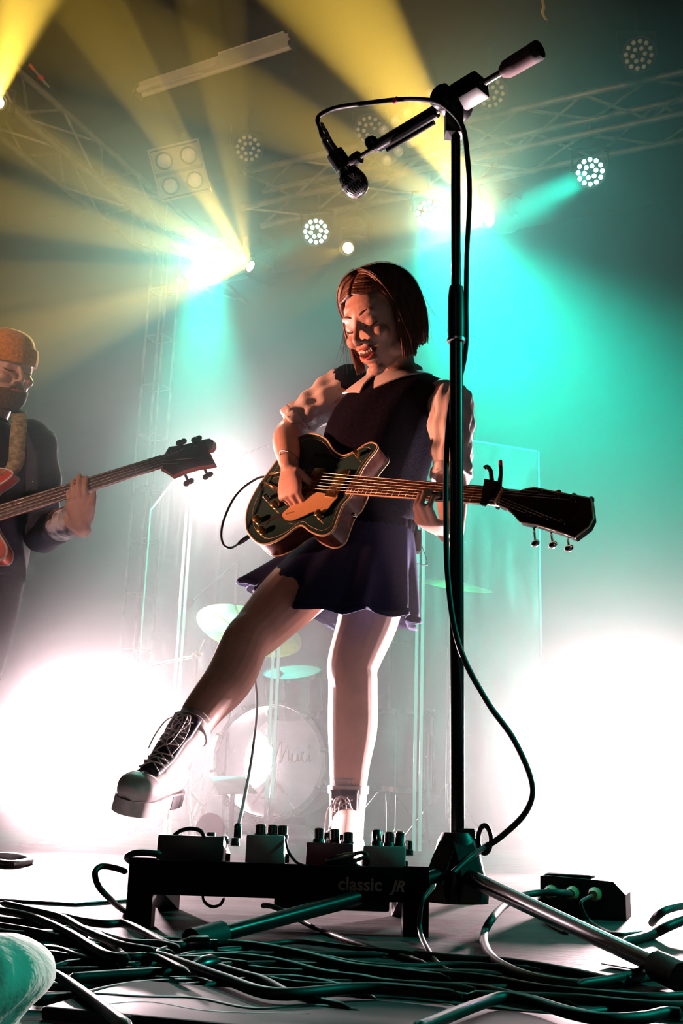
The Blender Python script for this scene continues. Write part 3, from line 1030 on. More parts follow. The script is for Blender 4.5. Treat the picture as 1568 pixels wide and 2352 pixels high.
def pedal(px0, px1, h, depth, y0, body, knobs, label, face=None, group='effect pedals on the board'):
    """px0..px1: left and right edge of the near face in the photo; knobs: (px, dy, r, hgt, material)"""
    x0, x1 = P(px0, 1960, y0).x, P(px1, 1960, y0).x
    slope = math.atan2(DZ1 - DZ0, BD)
    o = deck((x0 + x1) / 2, y0, 0.001)
    mt = Matrix.Translation(o) @ Matrix.Rotation(slope, 4, 'X')
    t = thing_m('effect_pedal', mt, label, 'effect pedal', group)
    w = (x1 - x0) / 2

    def bodyf(bm):
        add_box(bm, (-w, 0, 0), (w, depth, h), None, 0.003)
        for v in bm.verts:
            if v.co.z > h * 0.5 and v.co.y > depth * 0.5:
                v.co.z -= h * 0.18
    link('body', mesh_of(bodyf), body, t, local=True)
    link('lid', mesh_of(lambda bm: add_box(bm, (-w * 0.9, depth * 0.42, h * 0.90), (w * 0.9, depth * 0.96, h * 0.93), None, 0.002)), face or body, t, local=True)
    for px, yy, r, hg, km in knobs:
        kx = P(px, 1920, y0 + yy).x - (x0 + x1) / 2
        zt = h * (1.0 - 0.18 * yy / depth) - 0.002

        def kf(bm):
            add_lathe(bm, [(0.0, 0.0), (r, 0.0), (r, hg * 0.35), (r * 0.86, hg * 0.40), (r * 0.82, hg * 0.97), (r * 0.72, hg), (0.0, hg)], Matrix.Identity(4), 14)
        k = link('knob', mesh_of(kf), 'black_plastic', t, local=True)
        k.matrix_local = Matrix.Translation((kx, yy, zt))
        if km == 'orange':
            tp = link('knob_cap', mesh_of(lambda bm: add_lathe(bm, [(0.0, hg), (r * 0.62, hg), (r * 0.6, hg + 0.002), (0.0, hg + 0.0025)], Matrix.Identity(4), 14)), 'orange', k, local=True)
        elif km == 'rim':
            link('knob_cap', mesh_of(lambda bm: add_lathe(bm, [(r * 0.80, hg * 0.4), (r * 0.86, hg * 0.41), (r * 0.86, hg * 0.97), (r * 0.72, hg + 0.0004), (r * 0.70, hg), (r * 0.80, hg * 0.4)], Matrix.Identity(4), 14)), 'chrome', k, local=True)
    link('footswitch', mesh_of(lambda bm: add_lathe(bm, [(0.0, 0.0), (0.007, 0.0), (0.007, 0.004), (0.005, 0.005), (0.005, 0.009), (0.0, 0.010)], Matrix.Translation((0, depth * 0.82, h * 0.86)), 12)), 'chrome', t, local=True)
    link('jack', mesh_of(lambda bm: add_lathe(bm, [(0.0, 0.0), (0.007, 0.0), (0.006, 0.006), (0.0, 0.006)], Matrix.Translation((w, depth * 0.45, h * 0.4)) @ Matrix.Rotation(math.pi / 2, 4, 'Y'), 12)), 'chrome', t, local=True)
    return t


PY = BY + 0.022
pedal(358, 512, 0.038, 0.125, PY, 'pedal_dark', [(484, 0.03, 0.0075, 0.012, ''), (514, 0.045, 0.007, 0.010, ''), (540, 0.06, 0.007, 0.011, '')], 'wide dark pedal at the left end of the board', 'pedal_grey')
pedal(563, 652, 0.042, 0.115, PY, 'pedal_grey', [(597, 0.022, 0.0085, 0.020, 'rim'), (624, 0.024, 0.0085, 0.020, 'rim'), (648, 0.026, 0.0085, 0.020, 'rim'), (600, 0.050, 0.006, 0.012, ''), (640, 0.055, 0.006, 0.012, '')], 'grey pedal with three tall knobs, second from the left', 'pedal_dark')
pedal(702, 812, 0.034, 0.115, PY, 'pedal_red', [(732, 0.018, 0.0085, 0.024, 'rim'), (752, 0.05, 0.0065, 0.024, 'rim'), (768, 0.022, 0.0085, 0.024, 'rim'), (786, 0.05, 0.0065, 0.022, 'rim'), (800, 0.020, 0.0085, 0.020, 'rim')], 'dark red pedal with a row of knobs in the middle of the board', 'pedal_red')
pedal(834, 932, 0.032, 0.115, PY, 'pedal_grey', [(866, 0.018, 0.0085, 0.026, 'rim'), (886, 0.05, 0.0065, 0.026, 'rim'), (894, 0.020, 0.0085, 0.024, 'rim'), (919, 0.022, 0.0085, 0.024, 'orange'), (938, 0.060, 0.0075, 0.020, 'rim')], 'grey pedal with an orange-topped knob at the right end', 'pedal_dark')
# ------------------------------------------------------------------ box with three plugs
def stage_box():
    f0, f1 = PZ(1241, 2104, 0.0), PZ(1438, 2116, 0.0)
    d = (f1 - f0)
    d.z = 0
    w = d.length
    x = d.normalized()
    y = Vector((-x.y, x.x, 0))
    t = thing_m('stage_box', basis(x, y, Vector((0, 0, 1)), f0), 'small black connector box with three plugs on the floor at the right', 'connector box')
    h = 0.066

    def body(bm):
        add_prism(bm, [(0, 0), (w, 0), (w, h * 0.62), (w * 0.86, h * 0.93), (w * 0.05, h), (0, h * 0.97)], 0.0, -0.10, Matrix.Rotation(math.pi / 2, 4, 'X'))
    link('body', mesh_of(body, angle=25), 'black_plastic', t, local=True)
    link('lid', mesh_of(lambda bm: add_box(bm, (w * 0.04, 0.01, h * 0.95), (w * 0.6, 0.09, h * 1.04), None, 0.003)), 'black_paint', t, local=True)
    for k, cx in enumerate((0.15, 0.40, 0.66)):
        sk = link('socket', mesh_of(lambda bm: add_lathe(bm, [(0.0, 0.0), (0.0125, 0.0), (0.0125, 0.006), (0.0, 0.006)], Matrix.Rotation(math.pi / 2, 4, 'X'), 20)), 'black_metal', t, local=True)
        sk.matrix_local = Matrix.Translation((w * cx, 0.0, h * 0.62))
    return basis(x, y, Vector((0, 0, 1)), f0), w, h


SBM, SBW, SBH = stage_box()


# ------------------------------------------------------------------ cables
def cable(pts, r, label, group=None, m='cable', lift=0.0, plug=None, n=6, name='cable'):
    """pts: pixels of a cable on the floor, or 3D points; plug = (start, direction) for a connector"""
    q = []
    for i, p in enumerate(pts):
        if isinstance(p, Vector):
            q.append(p)
        else:
            z = r + lift + (p[2] if len(p) > 2 else 0.0)
            q.append(PZ(p[0], p[1], z))
    t = thing(name, q[0], label, 'cable', group)
    qs = spline(q, n)
    part_tube('sheath', qs, [r * 0.3] + [r] * (len(qs) - 2) + [r * 0.3], m, t, 8)
    for k in ((0, 1), (-1, -2)):
        if plug and ((plug == 'start' and k[0] == 0) or (plug == 'end' and k[0] == -1) or plug == 'both'):
            a, d = q[k[0]], (q[k[0]] - q[k[1]]).normalized()
            part_lathe('plug', [(0.0, -0.012), (r * 1.15, -0.012), (r * 1.5, -0.004), (r * 1.9, 0.0), (r * 1.9, 0.020), (r * 1.2, 0.022), (r * 1.2, 0.030), (0.0, 0.030)], at_axis(a, d), 'steel' if group is None else 'black_metal', t, 14)
    return t


def za(x, y):
    return (x / 1.742, 1950 + y / 1.742)


def zb(x, y):
    return (900 + x / 2.347, 1780 + y / 2.347)


TG = 'black cables in the tangle along the stage edge'
SB = [SBM @ Vector((SBW * c, -0.012, SBH * 0.62)) for c in (0.15, 0.40, 0.66)]


def box_cable(k, pts, r, label, m='cable_grey'):
    s = SB[k]
    out = (SBM.to_3x3() @ Vector((0, -1, 0)))
    q = [s + out * 0.030] + [p if isinstance(p, Vector) else PZ(p[0], p[1], r + (p[2] if len(p) > 2 else 0)) for p in pts]
    t = thing('cable', s, label, 'cable')
    part_tube('sheath', q, r, m, t, 10, smooth_n=7)
    part_lathe('plug', [(0.0, 0.0), (0.0105, 0.0), (0.0115, 0.008), (0.0105, 0.022), (0.0075, 0.036), (0.0, 0.038)], at_axis(s, out), mat('plug_amber', (0.35, 0.22, 0.10), 0.4, noise=0.3), t, 16)


def pz2(px, py, z):
    return PZ(px, py, z)


box_cable(1, [pz2(1285, 2050, 0.045), pz2(1215, 2054, 0.042), pz2(1165, 2075, 0.034), pz2(1130, 2110, 0.024), (1111, 2148), (1121, 2190), (1165, 2224), (1240, 2250), (1330, 2262), (1410, 2256), (1470, 2244), (1540, 2232)], 0.0055, 'thick grey cable curling left out of the middle plug of the connector box')
box_cable(0, [pz2(1243, 2056, 0.034), pz2(1240, 2075, 0.022), (1250, 2098), (1262, 2120), (1300, 2140)], 0.0042, 'short cable dropping from the left plug of the connector box', 'cable')
box_cable(2, [pz2(1336, 2070, 0.035), pz2(1338, 2090, 0.022), (1356, 2117), (1405, 2143), (1455, 2144), (1510, 2134), (1580, 2100)], 0.0028, 'thin grey cable hanging from the right plug of the connector box')

# the traced run of cables at the left
LEFT_RUN = [
    ([(0, 215), (130, 245), (250, 275), (330, 320), (420, 360), (500, 390), (620, 410)], 0.0046, 0.020, ''),
    ([(-40, 240), (100, 265), (200, 300), (300, 350), (380, 400), (440, 430), (520, 440)], 0.0050, 0.014, ''),
    ([(-40, 282), (120, 300), (240, 310), (320, 370), (400, 440), (470, 480)], 0.0056, 0.004, ''),
    ([(110, 258), (250, 270), (340, 290), (420, 300), (500, 300), (600, 345), (680, 385), (760, 385)], 0.0052, 0.010, 'end'),
    ([(-40, 330), (60, 345), (160, 347), (250, 345)], 0.0060, 0.0, 'end'),
    ([(120, 395), (230, 405), (330, 440), (480, 470), (620, 460), (800, 420), (1000, 400)], 0.0048, 0.003, ''),
    ([(620, 420), (720, 390), (850, 380), (1000, 385), (1200, 420), (1400, 470), (1568, 490), (1800, 520)], 0.0048, 0.008, ''),
    ([(720, 440), (900, 430), (1100, 450), (1300, 500), (1450, 520), (1568, 540), (1900, 560)], 0.0046, 0.004, ''),
    ([(520, 420), (640, 430), (760, 470), (900, 520), (1100, 580), (1400, 560), (1568, 560), (1850, 590)], 0.0052, 0.012, ''),
    ([(380, 330), (460, 390), (500, 430), (580, 430), (640, 440), (760, 500)], 0.0040, 0.016, ''),
    ([(270, 520), (400, 510), (560, 500), (700, 490), (800, 470)], 0.0052, 0.006, 'end'),
    ([(-40, 300), (140, 330), (260, 360), (400, 390), (560, 400), (700, 420)], 0.0040, 0.008, ''),
    ([(40, 232), (180, 275), (300, 310), (420, 345), (520, 375), (640, 380), (720, 400)], 0.0044, 0.012, ''),
    ([(700, 560), (900, 540), (1120, 520), (1300, 540), (1500, 600)], 0.0044, 0.002, ''),
    ([(860, 470), (960, 500), (1060, 530), (1180, 590), (1400, 640)], 0.0046, 0.006, ''),
    ([(300, 600), (460, 560), (640, 540), (820, 540), (1000, 560)], 0.0044, 0.002, ''),
]
LEFT_LABELS = ['topmost of the black cables entering at the left edge', 'second of the black cables entering at the left edge', 'thicker black cable entering at the left edge below the second', "black cable with a bump running just in front of the pedalboard's left leg", 'short thick cable stub at the left edge, lowest there', 'black cable curving in a shallow arc across the left foreground', 'long black cable arching over the tangle and running off to the right', 'long black cable crossing the middle foreground just below the arched one', 'long black cable dipping to the bottom centre of the tangle', 'short thin cable kinked in the middle of the left tangle', 'straight black cable just above the black edge strip at the left', 'thin black cable squeezed between the thick ones at the left edge', 'thin black cable starting just inside the left edge under the topmost one', 'black cable arching low across the bottom centre', 'short slanting black cable in the bottom centre of the tangle', 'lowest black cable of the left tangle, lying near the edge strip']
RIGHT_LABELS = ['black cable crossing under the right tripod leg towards the bottom right', 'black cable running level along the bottom right to the frame edge', 'lowest black cable right of the bottom centre', 'black cable passing below the tripod leg to the right edge', 'black cable weaving along the bottom right corner', 'black cable just in front of the microphone stand base', 'black cable climbing to the right edge near the tripod foot']
for (pts, r, lift, plug), lab in zip(LEFT_RUN, LEFT_LABELS):
    cable([za(*p) for p in pts], r, lab, TG, lift=lift, plug=plug or None)
cable([za(140, 480), za(200, 496), za(250, 520), za(350, 590), za(430, 650), za(520, 720)], 0.0048, 'cable with a bright edge curving beside the cloth at bottom left', m='cable', lift=0.01)
# at the right
RIGHT_RUN = [
    ([(-60, 1130), (200, 1140), (450, 1150), (700, 1200), (1000, 1250)], 0.0046, 0.002),
    ([(400, 1190), (700, 1200), (1000, 1210), (1300, 1240), (1500, 1250), (1700, 1250)], 0.0050, 0.006),
    ([(-80, 1290), (150, 1320), (400, 1340), (700, 1360)], 0.0046, 0.0),
    ([(60, 1060), (260, 1075), (520, 1100), (800, 1150), (1100, 1180), (1400, 1200), (1700, 1180)], 0.0044, 0.004),
    ([(500, 1260), (760, 1300), (1000, 1290), (1250, 1270), (1568, 1290)], 0.0046, 0.0),
    ([(100, 960), (300, 985), (560, 1000), (820, 1035), (1060, 1080), (1250, 1130)], 0.0046, 0.0),
    ([(1000, 1130), (1200, 1100), (1380, 1050), (1600, 1010)], 0.0050, 0.004),
]
for (pts, r, lift), lab in zip(RIGHT_RUN, RIGHT_LABELS):
    cable([zb(*p) for p in pts], r, lab, TG, lift=lift)
cable([zb(130, 1370), zb(210, 1340), zb(330, 1290), zb(460, 1240), zb(600, 1200), zb(760, 1222), zb(950, 1280), zb(1150, 1318), zb(1350, 1310), zb(1470, 1285), zb(1568, 1290)], 0.0052, 'long wavy cable catching teal light along the bottom right', lift=0.012, m='cable')
cable([P(1000, 2030, 1.62), P(970, 2070, 1.58), zb(150, 830) + (0.012,), zb(185, 930), zb(260, 1030), zb(360, 1075), zb(540, 1110), zb(760, 1165)], 0.0032, 'thin cable dropping off the right end of the pedalboard', m='cable_grey')
cable([zb(1395, 805), zb(1430, 760) + (0.02,), zb(1500, 720) + (0.03,), zb(1640, 690) + (0.03,)], 0.0060, 'pink-lit cable arching behind the connector box at the right edge', m='cable_grey')
cable([zb(1240, 905) + (0.0,), zb(1400, 860), zb(1480, 820) + (0.01,), zb(1600, 770) + (0.02,)], 0.0070, 'thick cable lying just right of the connector box', m='cable')
rc = random.Random(21)
for k in range(16):
    y0 = 2150 + 12.5 * k + rc.uniform(-6, 6)
    x0 = rc.uniform(60, 700) if k % 2 else rc.uniform(-60, 200)
    n_, st = rc.randint(5, 7), rc.uniform(120, 190)
    pts = [(x0 + st * j, y0 + 0.045 * st * j + rc.uniform(-13, 13)) for j in range(n_)]
    cable(pts, rc.uniform(0.0032, 0.0044), 'thin black cable half buried in the tangle of cables', 'half buried cables in the tangle', lift=rc.uniform(0, 0.004))
# around the board
cable([P(292, 2003, BY + 0.02), P(262, 1993, BY), P(232, 1990, BY - 0.01), P(218, 2005, BY - 0.02), P(226, 2035, BY - 0.02), P(250, 2062, BY - 0.01), (285, 2092), (330, 2110)], 0.0042, 'cable looping off the left end of the pedalboard')
cable([P(372, 1962, BY - 0.01), P(330, 1958, BY - 0.016), P(300, 1962, BY - 0.012), P(294, 1974, BY + 0.01), P(330, 1990, BY + 0.05)], 0.0045, 'cable hooked round the left corner of the pedalboard')
cable([P(396, 1922, BY + 0.05), P(415, 1908, BY + 0.04), P(440, 1903, BY + 0.03), P(462, 1910, BY + 0.03), P(472, 1932, BY + 0.03)], 0.0030, 'short patch cable arching over the leftmost pedal')
cable([P(655, 1925, BY + 0.03), P(662, 1955, BY + 0.01), P(680, 1980, BY), P(705, 1990, BY - 0.004)], 0.0018, 'thin patch cable crossing the second pedal', m='cable')
cable([P(796, 1966, BY + 0.012), P(830, 1958, BY + 0.01), P(842, 1966, BY + 0.008), P(812, 1980, BY + 0.004), P(830, 1994, BY + 0.006)], 0.0026, 'bundle of patch cable between the two right pedals', m='cable_grey', plug='start')
cable([P(466, 2040, BY + 0.02), P(468, 2068, BY + 0.02), P(485, 2082, BY + 0.02), P(505, 2078, BY + 0.03), P(515, 2062, BY + 0.03)], 0.0022, 'small loop of cable hanging beneath the pedalboard')
cable([P(600, 2080, BY - 0.05), P(625, 2082, BY - 0.07), P(660, 2098, BY - 0.09), (720, 2130), (800, 2160), (900, 2190), (980, 2215)], 0.0034, 'cable leaning over the tripod leg in front of the pedalboard', m='cable_grey')
cable([(-20, 1975), (20, 1985), (60, 1980), (68, 1973), (30, 1966), (-20, 1965)], 0.0090, 'cable loop on the bright floor at the far left')


# ------------------------------------------------------------------ things near the lens
def cloth():
    """rounded soft bundle lit teal at the lower left"""
    c = PZ(0, 2330, 0.0)
    o = P(6, 2390, 0.80)
    bm = bmesh.new()
    n, rows = 40, 26
    rings = []
    for j in range(rows + 1):
        f = j / rows
        ph = f * math.pi
        ring = []
        for i in range(n):
            a = 2 * math.pi * i / n
            fold = 1 + 0.05 * math.sin(a * 5 + 3 * f) + 0.03 * math.sin(a * 11 - 7 * f) + 0.02 * math.sin(a * 17 + 12 * f)
            r = 0.052 * (math.sin(ph) ** 0.75) * fold
            ring.append(Vector((r * math.cos(a) * 0.56, r * math.sin(a) * 1.2, -0.105 * math.cos(ph))))
        rings.append(ring)
    add_rings(bm, rings)
    bmesh.ops.remove_doubles(bm, verts=bm.verts, dist=1e-5)
    lo = min(v.co.z for v in bm.verts)
    base = P(0, 2300, 0.78)
    top = P(8, 2146, 0.80)
    for v in bm.verts:
        s = v.co.copy()
        s.x += 0.012 * math.sin(s.z * 30)
        v.co = Vector((top.x - 0.004 + s.x, 0.80 + s.y, max(0.001, (s.z - lo) * (top.z / (-2 * lo)))))
    ob = finish(bm, 'cloth_bundle', 'cloth', None)
    tag(ob, 'rounded bundle of pale cloth lit teal in the bottom left corner', 'cloth')


cloth()


def edge_strip():
    a, b = PZ(330, 2278, 0.0), PZ(1000, 2336, 0.0)
    d = (b - a)
    d.z = 0
    x = d.normalized()
    y = Vector((-x.y, x.x, 0))
    o = part_box('trim_3', (-0.01, -0.16, 0.0), (1.3, 0.0, 0.010), 'black_paint', None, basis(x, y, Vector((0, 0, 1)), a), 0.003)
    o['kind'] = 'structure'


edge_strip()


def set_paper():
    """folded sheets lying among the cables"""
    for pts, lab in (([(1380, 2215), (1405, 2208), (1500, 2222), (1480, 2232)], 'crumpled scrap of pale paper among the cables at the right'),
                     ([(0, 2035), (200, 2040), (395, 2052), (330, 2064), (170, 2076), (0, 2066)], 'flat sheet of paper on the floor left of the pedalboard')):
        q = [PZ(px, py, 0.003) for px, py in pts]
        bm = bmesh.new()
        add_rings(bm, [q, [p + Vector((0, 0, 0.0015)) for p in q]])
        o = finish(bm, 'paper_sheet', 'paper', None, smooth=False)
        tag(o, lab, 'paper')


set_paper()
# ------------------------------------------------------------------ figure tools
def lerp_rings(secs, n=6):
    """secs: (centre, r_side, r_front, side_axis, front_axis); smooth in-between sections"""
    cs = spline([s[0] for s in secs], n)
    ra, rb = spl1([s[1] for s in secs], n), spl1([s[2] for s in secs], n)
    xa, xb = spline([s[3] for s in secs], n), spline([s[4] for s in secs], n)
    return list(zip(cs, ra, rb, xa, xb))


def add_loft(bm, secs, n=6, seg=32, power=2.3, fold=None, cap=True):
    rings = []
    rows = lerp_rings(secs, n)
    for j, (c, a, b, sx, fx) in enumerate(rows):
        sx, fx = sx.normalized(), fx.normalized()
        ring = []
        for k in range(seg):
            t = 2 * math.pi * k / seg
            ct, st = math.cos(t), math.sin(t)
            e = 2.0 / power
            x = a * math.copysign(abs(ct) ** e, ct)
            y = b * math.copysign(abs(st) ** e, st)
            p = c + sx * x + fx * y
            if fold:
                p = p + (p - c).normalized() * fold(j / (len(rows) - 1), t)
            ring.append(p)
        rings.append(ring)
    return add_rings(bm, rings, True, cap)


def limb(bm, pts, radii, n=6, seg=20, flat=None):
    add_tube(bm, spline(pts, n), spl1(radii, n), seg, True, flat)
    add_sphere(bm, pts[0], radii[0] * 0.98)
    add_sphere(bm, pts[-1], radii[-1] * 0.98)


FINGER = [((0.026, 0.088), 0.044, 0.026, 0.021, 0.0082), ((0.008, 0.094), 0.048, 0.030, 0.022, 0.0085), ((-0.011, 0.090), 0.045, 0.028, 0.022, 0.0080), ((-0.028, 0.080), 0.036, 0.021, 0.019, 0.0070)]


def hand(bm, W, d, n, s, curls, thumb, k=1.0, spread=0.06):
    """W wrist, d towards the fingers, n towards the palm side, s towards the thumb; curls: 3 bends (degrees) per finger"""
    d, s = Vector(d).normalized(), Vector(s)
    s = (s - d * s.dot(d)).normalized()
    nn = d.cross(s)
    if nn.dot(Vector(n)) < 0:
        nn = -nn
    n = nn
    # palm
    rows = [(0.0, 0.022, 0.017), (0.025, 0.030, 0.016), (0.055, 0.039, 0.0150), (0.080, 0.041, 0.0125), (0.096, 0.036, 0.009)]
    add_loft(bm, [(W + d * (y * k), w * k, h * k, s, n) for y, w, h in rows], 3, 20, 2.6)
    add_sphere(bm, W + d * (0.035 * k) + s * (0.020 * k) + n * (0.008 * k), 0.019 * k)
    tips = []
    for i, (((sx, dy), l1, l2, l3, r), cu) in enumerate(zip(FINGER, curls)):
        p = W + d * (dy * k) + s * (sx * k)
        pts, rad = [p - d * (0.02 * k), p], [r * k, r * k * 1.05]
        ang = 0.0
        side = s * (spread * (1.3 - i))
        for l, c, rr in ((l1, cu[0], 0.98), (l2, cu[1], 0.92), (l3, cu[2], 0.80)):
            ang += math.radians(c)
            p = p + (d * math.cos(ang) + n * math.sin(ang) + side * max(0, math.cos(ang))).normalized() * (l * k)
            pts.append(p)
            rad.append(r * k * rr)
        add_tube(bm, pts, rad, 12)
        for q, rr in zip(pts, rad):
            add_sphere(bm, q, rr * 1.02, u=10, v=6)
        tips.append((pts[-2], pts[-1], rad[-1]))
    t0 = W + d * (0.028 * k) + s * (0.026 * k)
    p1 = t0 + (d * thumb[0] + s * thumb[1] + n * thumb[2]).normalized() * (0.042 * k)
    p2 = p1 + (d * thumb[3] + s * thumb[4] + n * thumb[5]).normalized() * (0.030 * k)
    p3 = p2 + (d * thumb[6] + s * thumb[7] + n * thumb[8]).normalized() * (0.024 * k)
    add_tube(bm, [t0, p1, p2, p3], [0.0125 * k, 0.0105 * k, 0.0098 * k, 0.008 * k], 12)
    for q, rr in ((t0, 0.0125), (p1, 0.0108), (p2, 0.0098), (p3, 0.0082)):
        add_sphere(bm, q, rr * k, u=10, v=6)
    tips.append((p2, p3, 0.008 * k))
    return tips


def head_frame(c, f, u):
    f = Vector(f).normalized()
    u = Vector(u)
    u = (u - f * u.dot(f)).normalized()
    r = f.cross(u)
    return basis(r, f, u, c)


def add_head(bm, H, k=1.0, smile=1.0, male=False):
    """skull, jaw and features in the head frame (x to the person's right, y forward, z up)"""
    def E(c, r, rot=None):
        m3 = H.to_3x3() @ (rot.to_3x3() if rot else Matrix.Identity(3))
        add_sphere(bm, H @ (Vector(c) * k), tuple(q * k for q in r), m3.to_4x4(), 24, 16)

    E((0, -0.014, 0.032), (0.073, 0.094, 0.084))
    E((0, 0.030, 0.020), (0.066, 0.058, 0.066))                    # forehead block
    # face mask: loft from brow to chin
    rows = [(0.055, 0.058, 0.060, 0.020), (0.015, 0.065, 0.062, 0.022), (-0.025, 0.062, 0.062, 0.022), (-0.060, 0.052 if not male else 0.058, 0.056, 0.026), (-0.090, 0.036 if not male else 0.044, 0.044, 0.034), (-0.110, 0.018 if not male else 0.026, 0.028, 0.046)]
    R3 = H.to_3x3()
    add_loft(bm, [(H @ (Vector((0, cy_, z)) * k), a * k, b * k, R3 @ Vector((1, 0, 0)), R3 @ Vector((0, 1, 0))) for z, a, b, cy_ in rows], 4, 28, 2.4)
    E((0, 0.070, -0.104), (0.022, 0.019, 0.016))                   # chin
    for s in (-1, 1):
        E((s * 0.028, 0.0755, 0.030), (0.022, 0.010, 0.008))        # brow ridge
        E((s * 0.040, 0.064, -0.026), (0.022, 0.023, 0.019))       # cheek
        E((s * 0.031, 0.0715, 0.008), (0.0165, 0.0125, 0.0125))    # eyelid ball
        E((s * 0.0125, 0.097, -0.033), (0.0068, 0.0088, 0.0064))   # nostril wing
        E((s * 0.074, -0.010, -0.004), (0.008, 0.017, 0.029), Matrix.Rotation(s * 0.25, 4, 'Z'))   # ear
        E((s * 0.046, 0.020, -0.070), (0.020, 0.035, 0.022))       # jaw angle
    add_tube(bm, [H @ (Vector(p) * k) for p in ((0, 0.080, 0.028), (0, 0.092, 0.004), (0, 0.108, -0.018), (0, 0.114, -0.027))], [0.0062 * k, 0.0072 * k, 0.0088 * k, 0.0096 * k], 14)
    E((0, 0.110, -0.027), (0.0108, 0.0108, 0.0098))
    E((0, 0.086, -0.042), (0.019, 0.008, 0.0095))                   # upper lip base
    E((0, 0.080, -0.078), (0.022, 0.011, 0.010))                   # below the lip


def face_parts(parent, H, k=1.0, open_mouth=0.013, brow='brow', lip='lip'):
    def T(pts):
        return [H @ (Vector(p) * k) for p in pts]
    zc = -0.0595
    for s in (-1, 1):
        arc = [(s * 0.013, 0.0815, 0.001), (s * 0.022, 0.0850, -0.0035), (s * 0.032, 0.0845, -0.0045), (s * 0.042, 0.0785, -0.002), (s * 0.048, 0.0725, 0.001)]
        part_tube('eyelashes', T(arc), [0.0008 * k, 0.0016 * k, 0.0019 * k, 0.0018 * k, 0.0009 * k], brow, parent, 8, smooth_n=4)
        arc = [(s * 0.012, 0.0845, 0.0275), (s * 0.024, 0.0850, 0.0325), (s * 0.036, 0.0795, 0.0335), (s * 0.045, 0.0705, 0.029)]
        part_tube('eyebrow', T(arc), [0.0022 * k, 0.0030 * k, 0.0026 * k, 0.0012 * k], brow, parent, 8, smooth_n=4)
    w, o = 0.027, open_mouth
    bm = bmesh.new()
    add_sphere(bm, H @ (Vector((0, 0.0865, zc)) * k), (w * 0.92 * k, 0.0075 * k, (o * 0.75 + 0.001) * k), H.to_3x3().to_4x4(), 20, 12)
    finish(bm, 'mouth', 'mouth' if o > 0.004 else lip, parent)
    up = [(-w, 0.0800, zc + 0.004), (-w * 0.55, 0.0915, zc + o * 0.55 + 0.002), (0, 0.0965, zc + o * 0.55), (w * 0.55, 0.0915, zc + o * 0.55 + 0.002), (w, 0.0800, zc + 0.004)]
    lo = [(-w, 0.0800, zc + 0.004), (-w * 0.6, 0.0890, zc - o * 0.62), (0, 0.0935, zc - o - 0.001), (w * 0.6, 0.0890, zc - o * 0.62), (w, 0.0800, zc + 0.004)]
    part_tube('lip', T(up), [0.0012 * k, 0.0028 * k, 0.0031 * k, 0.0028 * k, 0.0012 * k], lip, parent, 10, smooth_n=5)
    part_tube('lip', T(lo), [0.0012 * k, 0.0033 * k, 0.0039 * k, 0.0033 * k, 0.0012 * k], lip, parent, 10, smooth_n=5)
    if o > 0.004:
        bm = bmesh.new()
        for i in range(-3, 4):
            x = i * 0.0056
            add_box(bm, (-0.0029 * k, -0.003 * k, -0.0040 * k), (0.0029 * k, 0.0018 * k, 0.0040 * k),
                    Matrix.Translation(H @ (Vector((x, 0.0935 - abs(x) * 0.22, zc + o * 0.22)) * k)) @ H.to_3x3().to_4x4(), 0.0008 * k)
        t = finish(bm, 'teeth', 'tooth', parent, angle=40)
        t['kind'] = 'stuff'
# ------------------------------------------------------------------ guitarist
Z3 = Vector((0, 0, 1))
# guitar frame: x towards the headstock, y across the strings (upwards), z out of its face
G_B = P(690, 1108, 2.84)
_N = P(1150, 1142, 2.41)
GX = (_N - G_B).normalized()
GZ = Vector((-0.62, -0.67, 0.40))
GZ = (GZ - GX * GZ.dot(GX)).normalized()
GY = GZ.cross(GX)
GM = basis(GX, GY, GZ, G_B)
GS = (_N - G_B).length
LAT, FRT = Vector((0.74, -0.67, 0)).normalized(), Vector((-0.67, -0.74, 0)).normalized()   # her left, her front


def gpt(px, py, lift=0.0):
    """pixel -> local point on the guitar's face plane"""
    d = _ray(px, py)
    o = G_B + GZ * lift
    q = CAM + d * ((o - CAM).dot(GZ) / d.dot(GZ))
    l = GM.inverted() @ q
    return Vector((l.x, l.y, lift))


SH_R, SH_L = P(790, 884, 3.03), P(1032, 908, 2.78)
CH = (SH_R + SH_L) / 2
WAIST = Vector((0.065, 2.955, 0.90))
PEL = Vector((0.025, 2.95, 0.80))
HIP_R, HIP_L = PEL - LAT * 0.088, PEL + LAT * 0.088
KNEE_L, ANK_L = P(810, 1566, 2.87), P(797, 1885, 2.90)
KNEE_R, ANK_R = P(564, 1476, 2.72), P(392, 1748, 2.51)
ELB_R, WR_R = P(664, 992, 3.05), GM @ gpt(664, 1068, 0.050)
ELB_L, WR_L = P(1036, 1098, 2.72), GM @ (gpt(992, 1150, 0.0) + Vector((0, -0.022, -0.118)))
HEAD = P(872, 738, 2.74)
HF = head_frame(HEAD, (-0.58, -0.62, -0.50), (-0.36, -0.36, 0.86))
HK = 1.08
NECK0 = CH + Vector((0.0, 0.0, 0.035)) - FRT * 0.02
NECK1 = HF @ Vector((0, -0.02, -0.06))


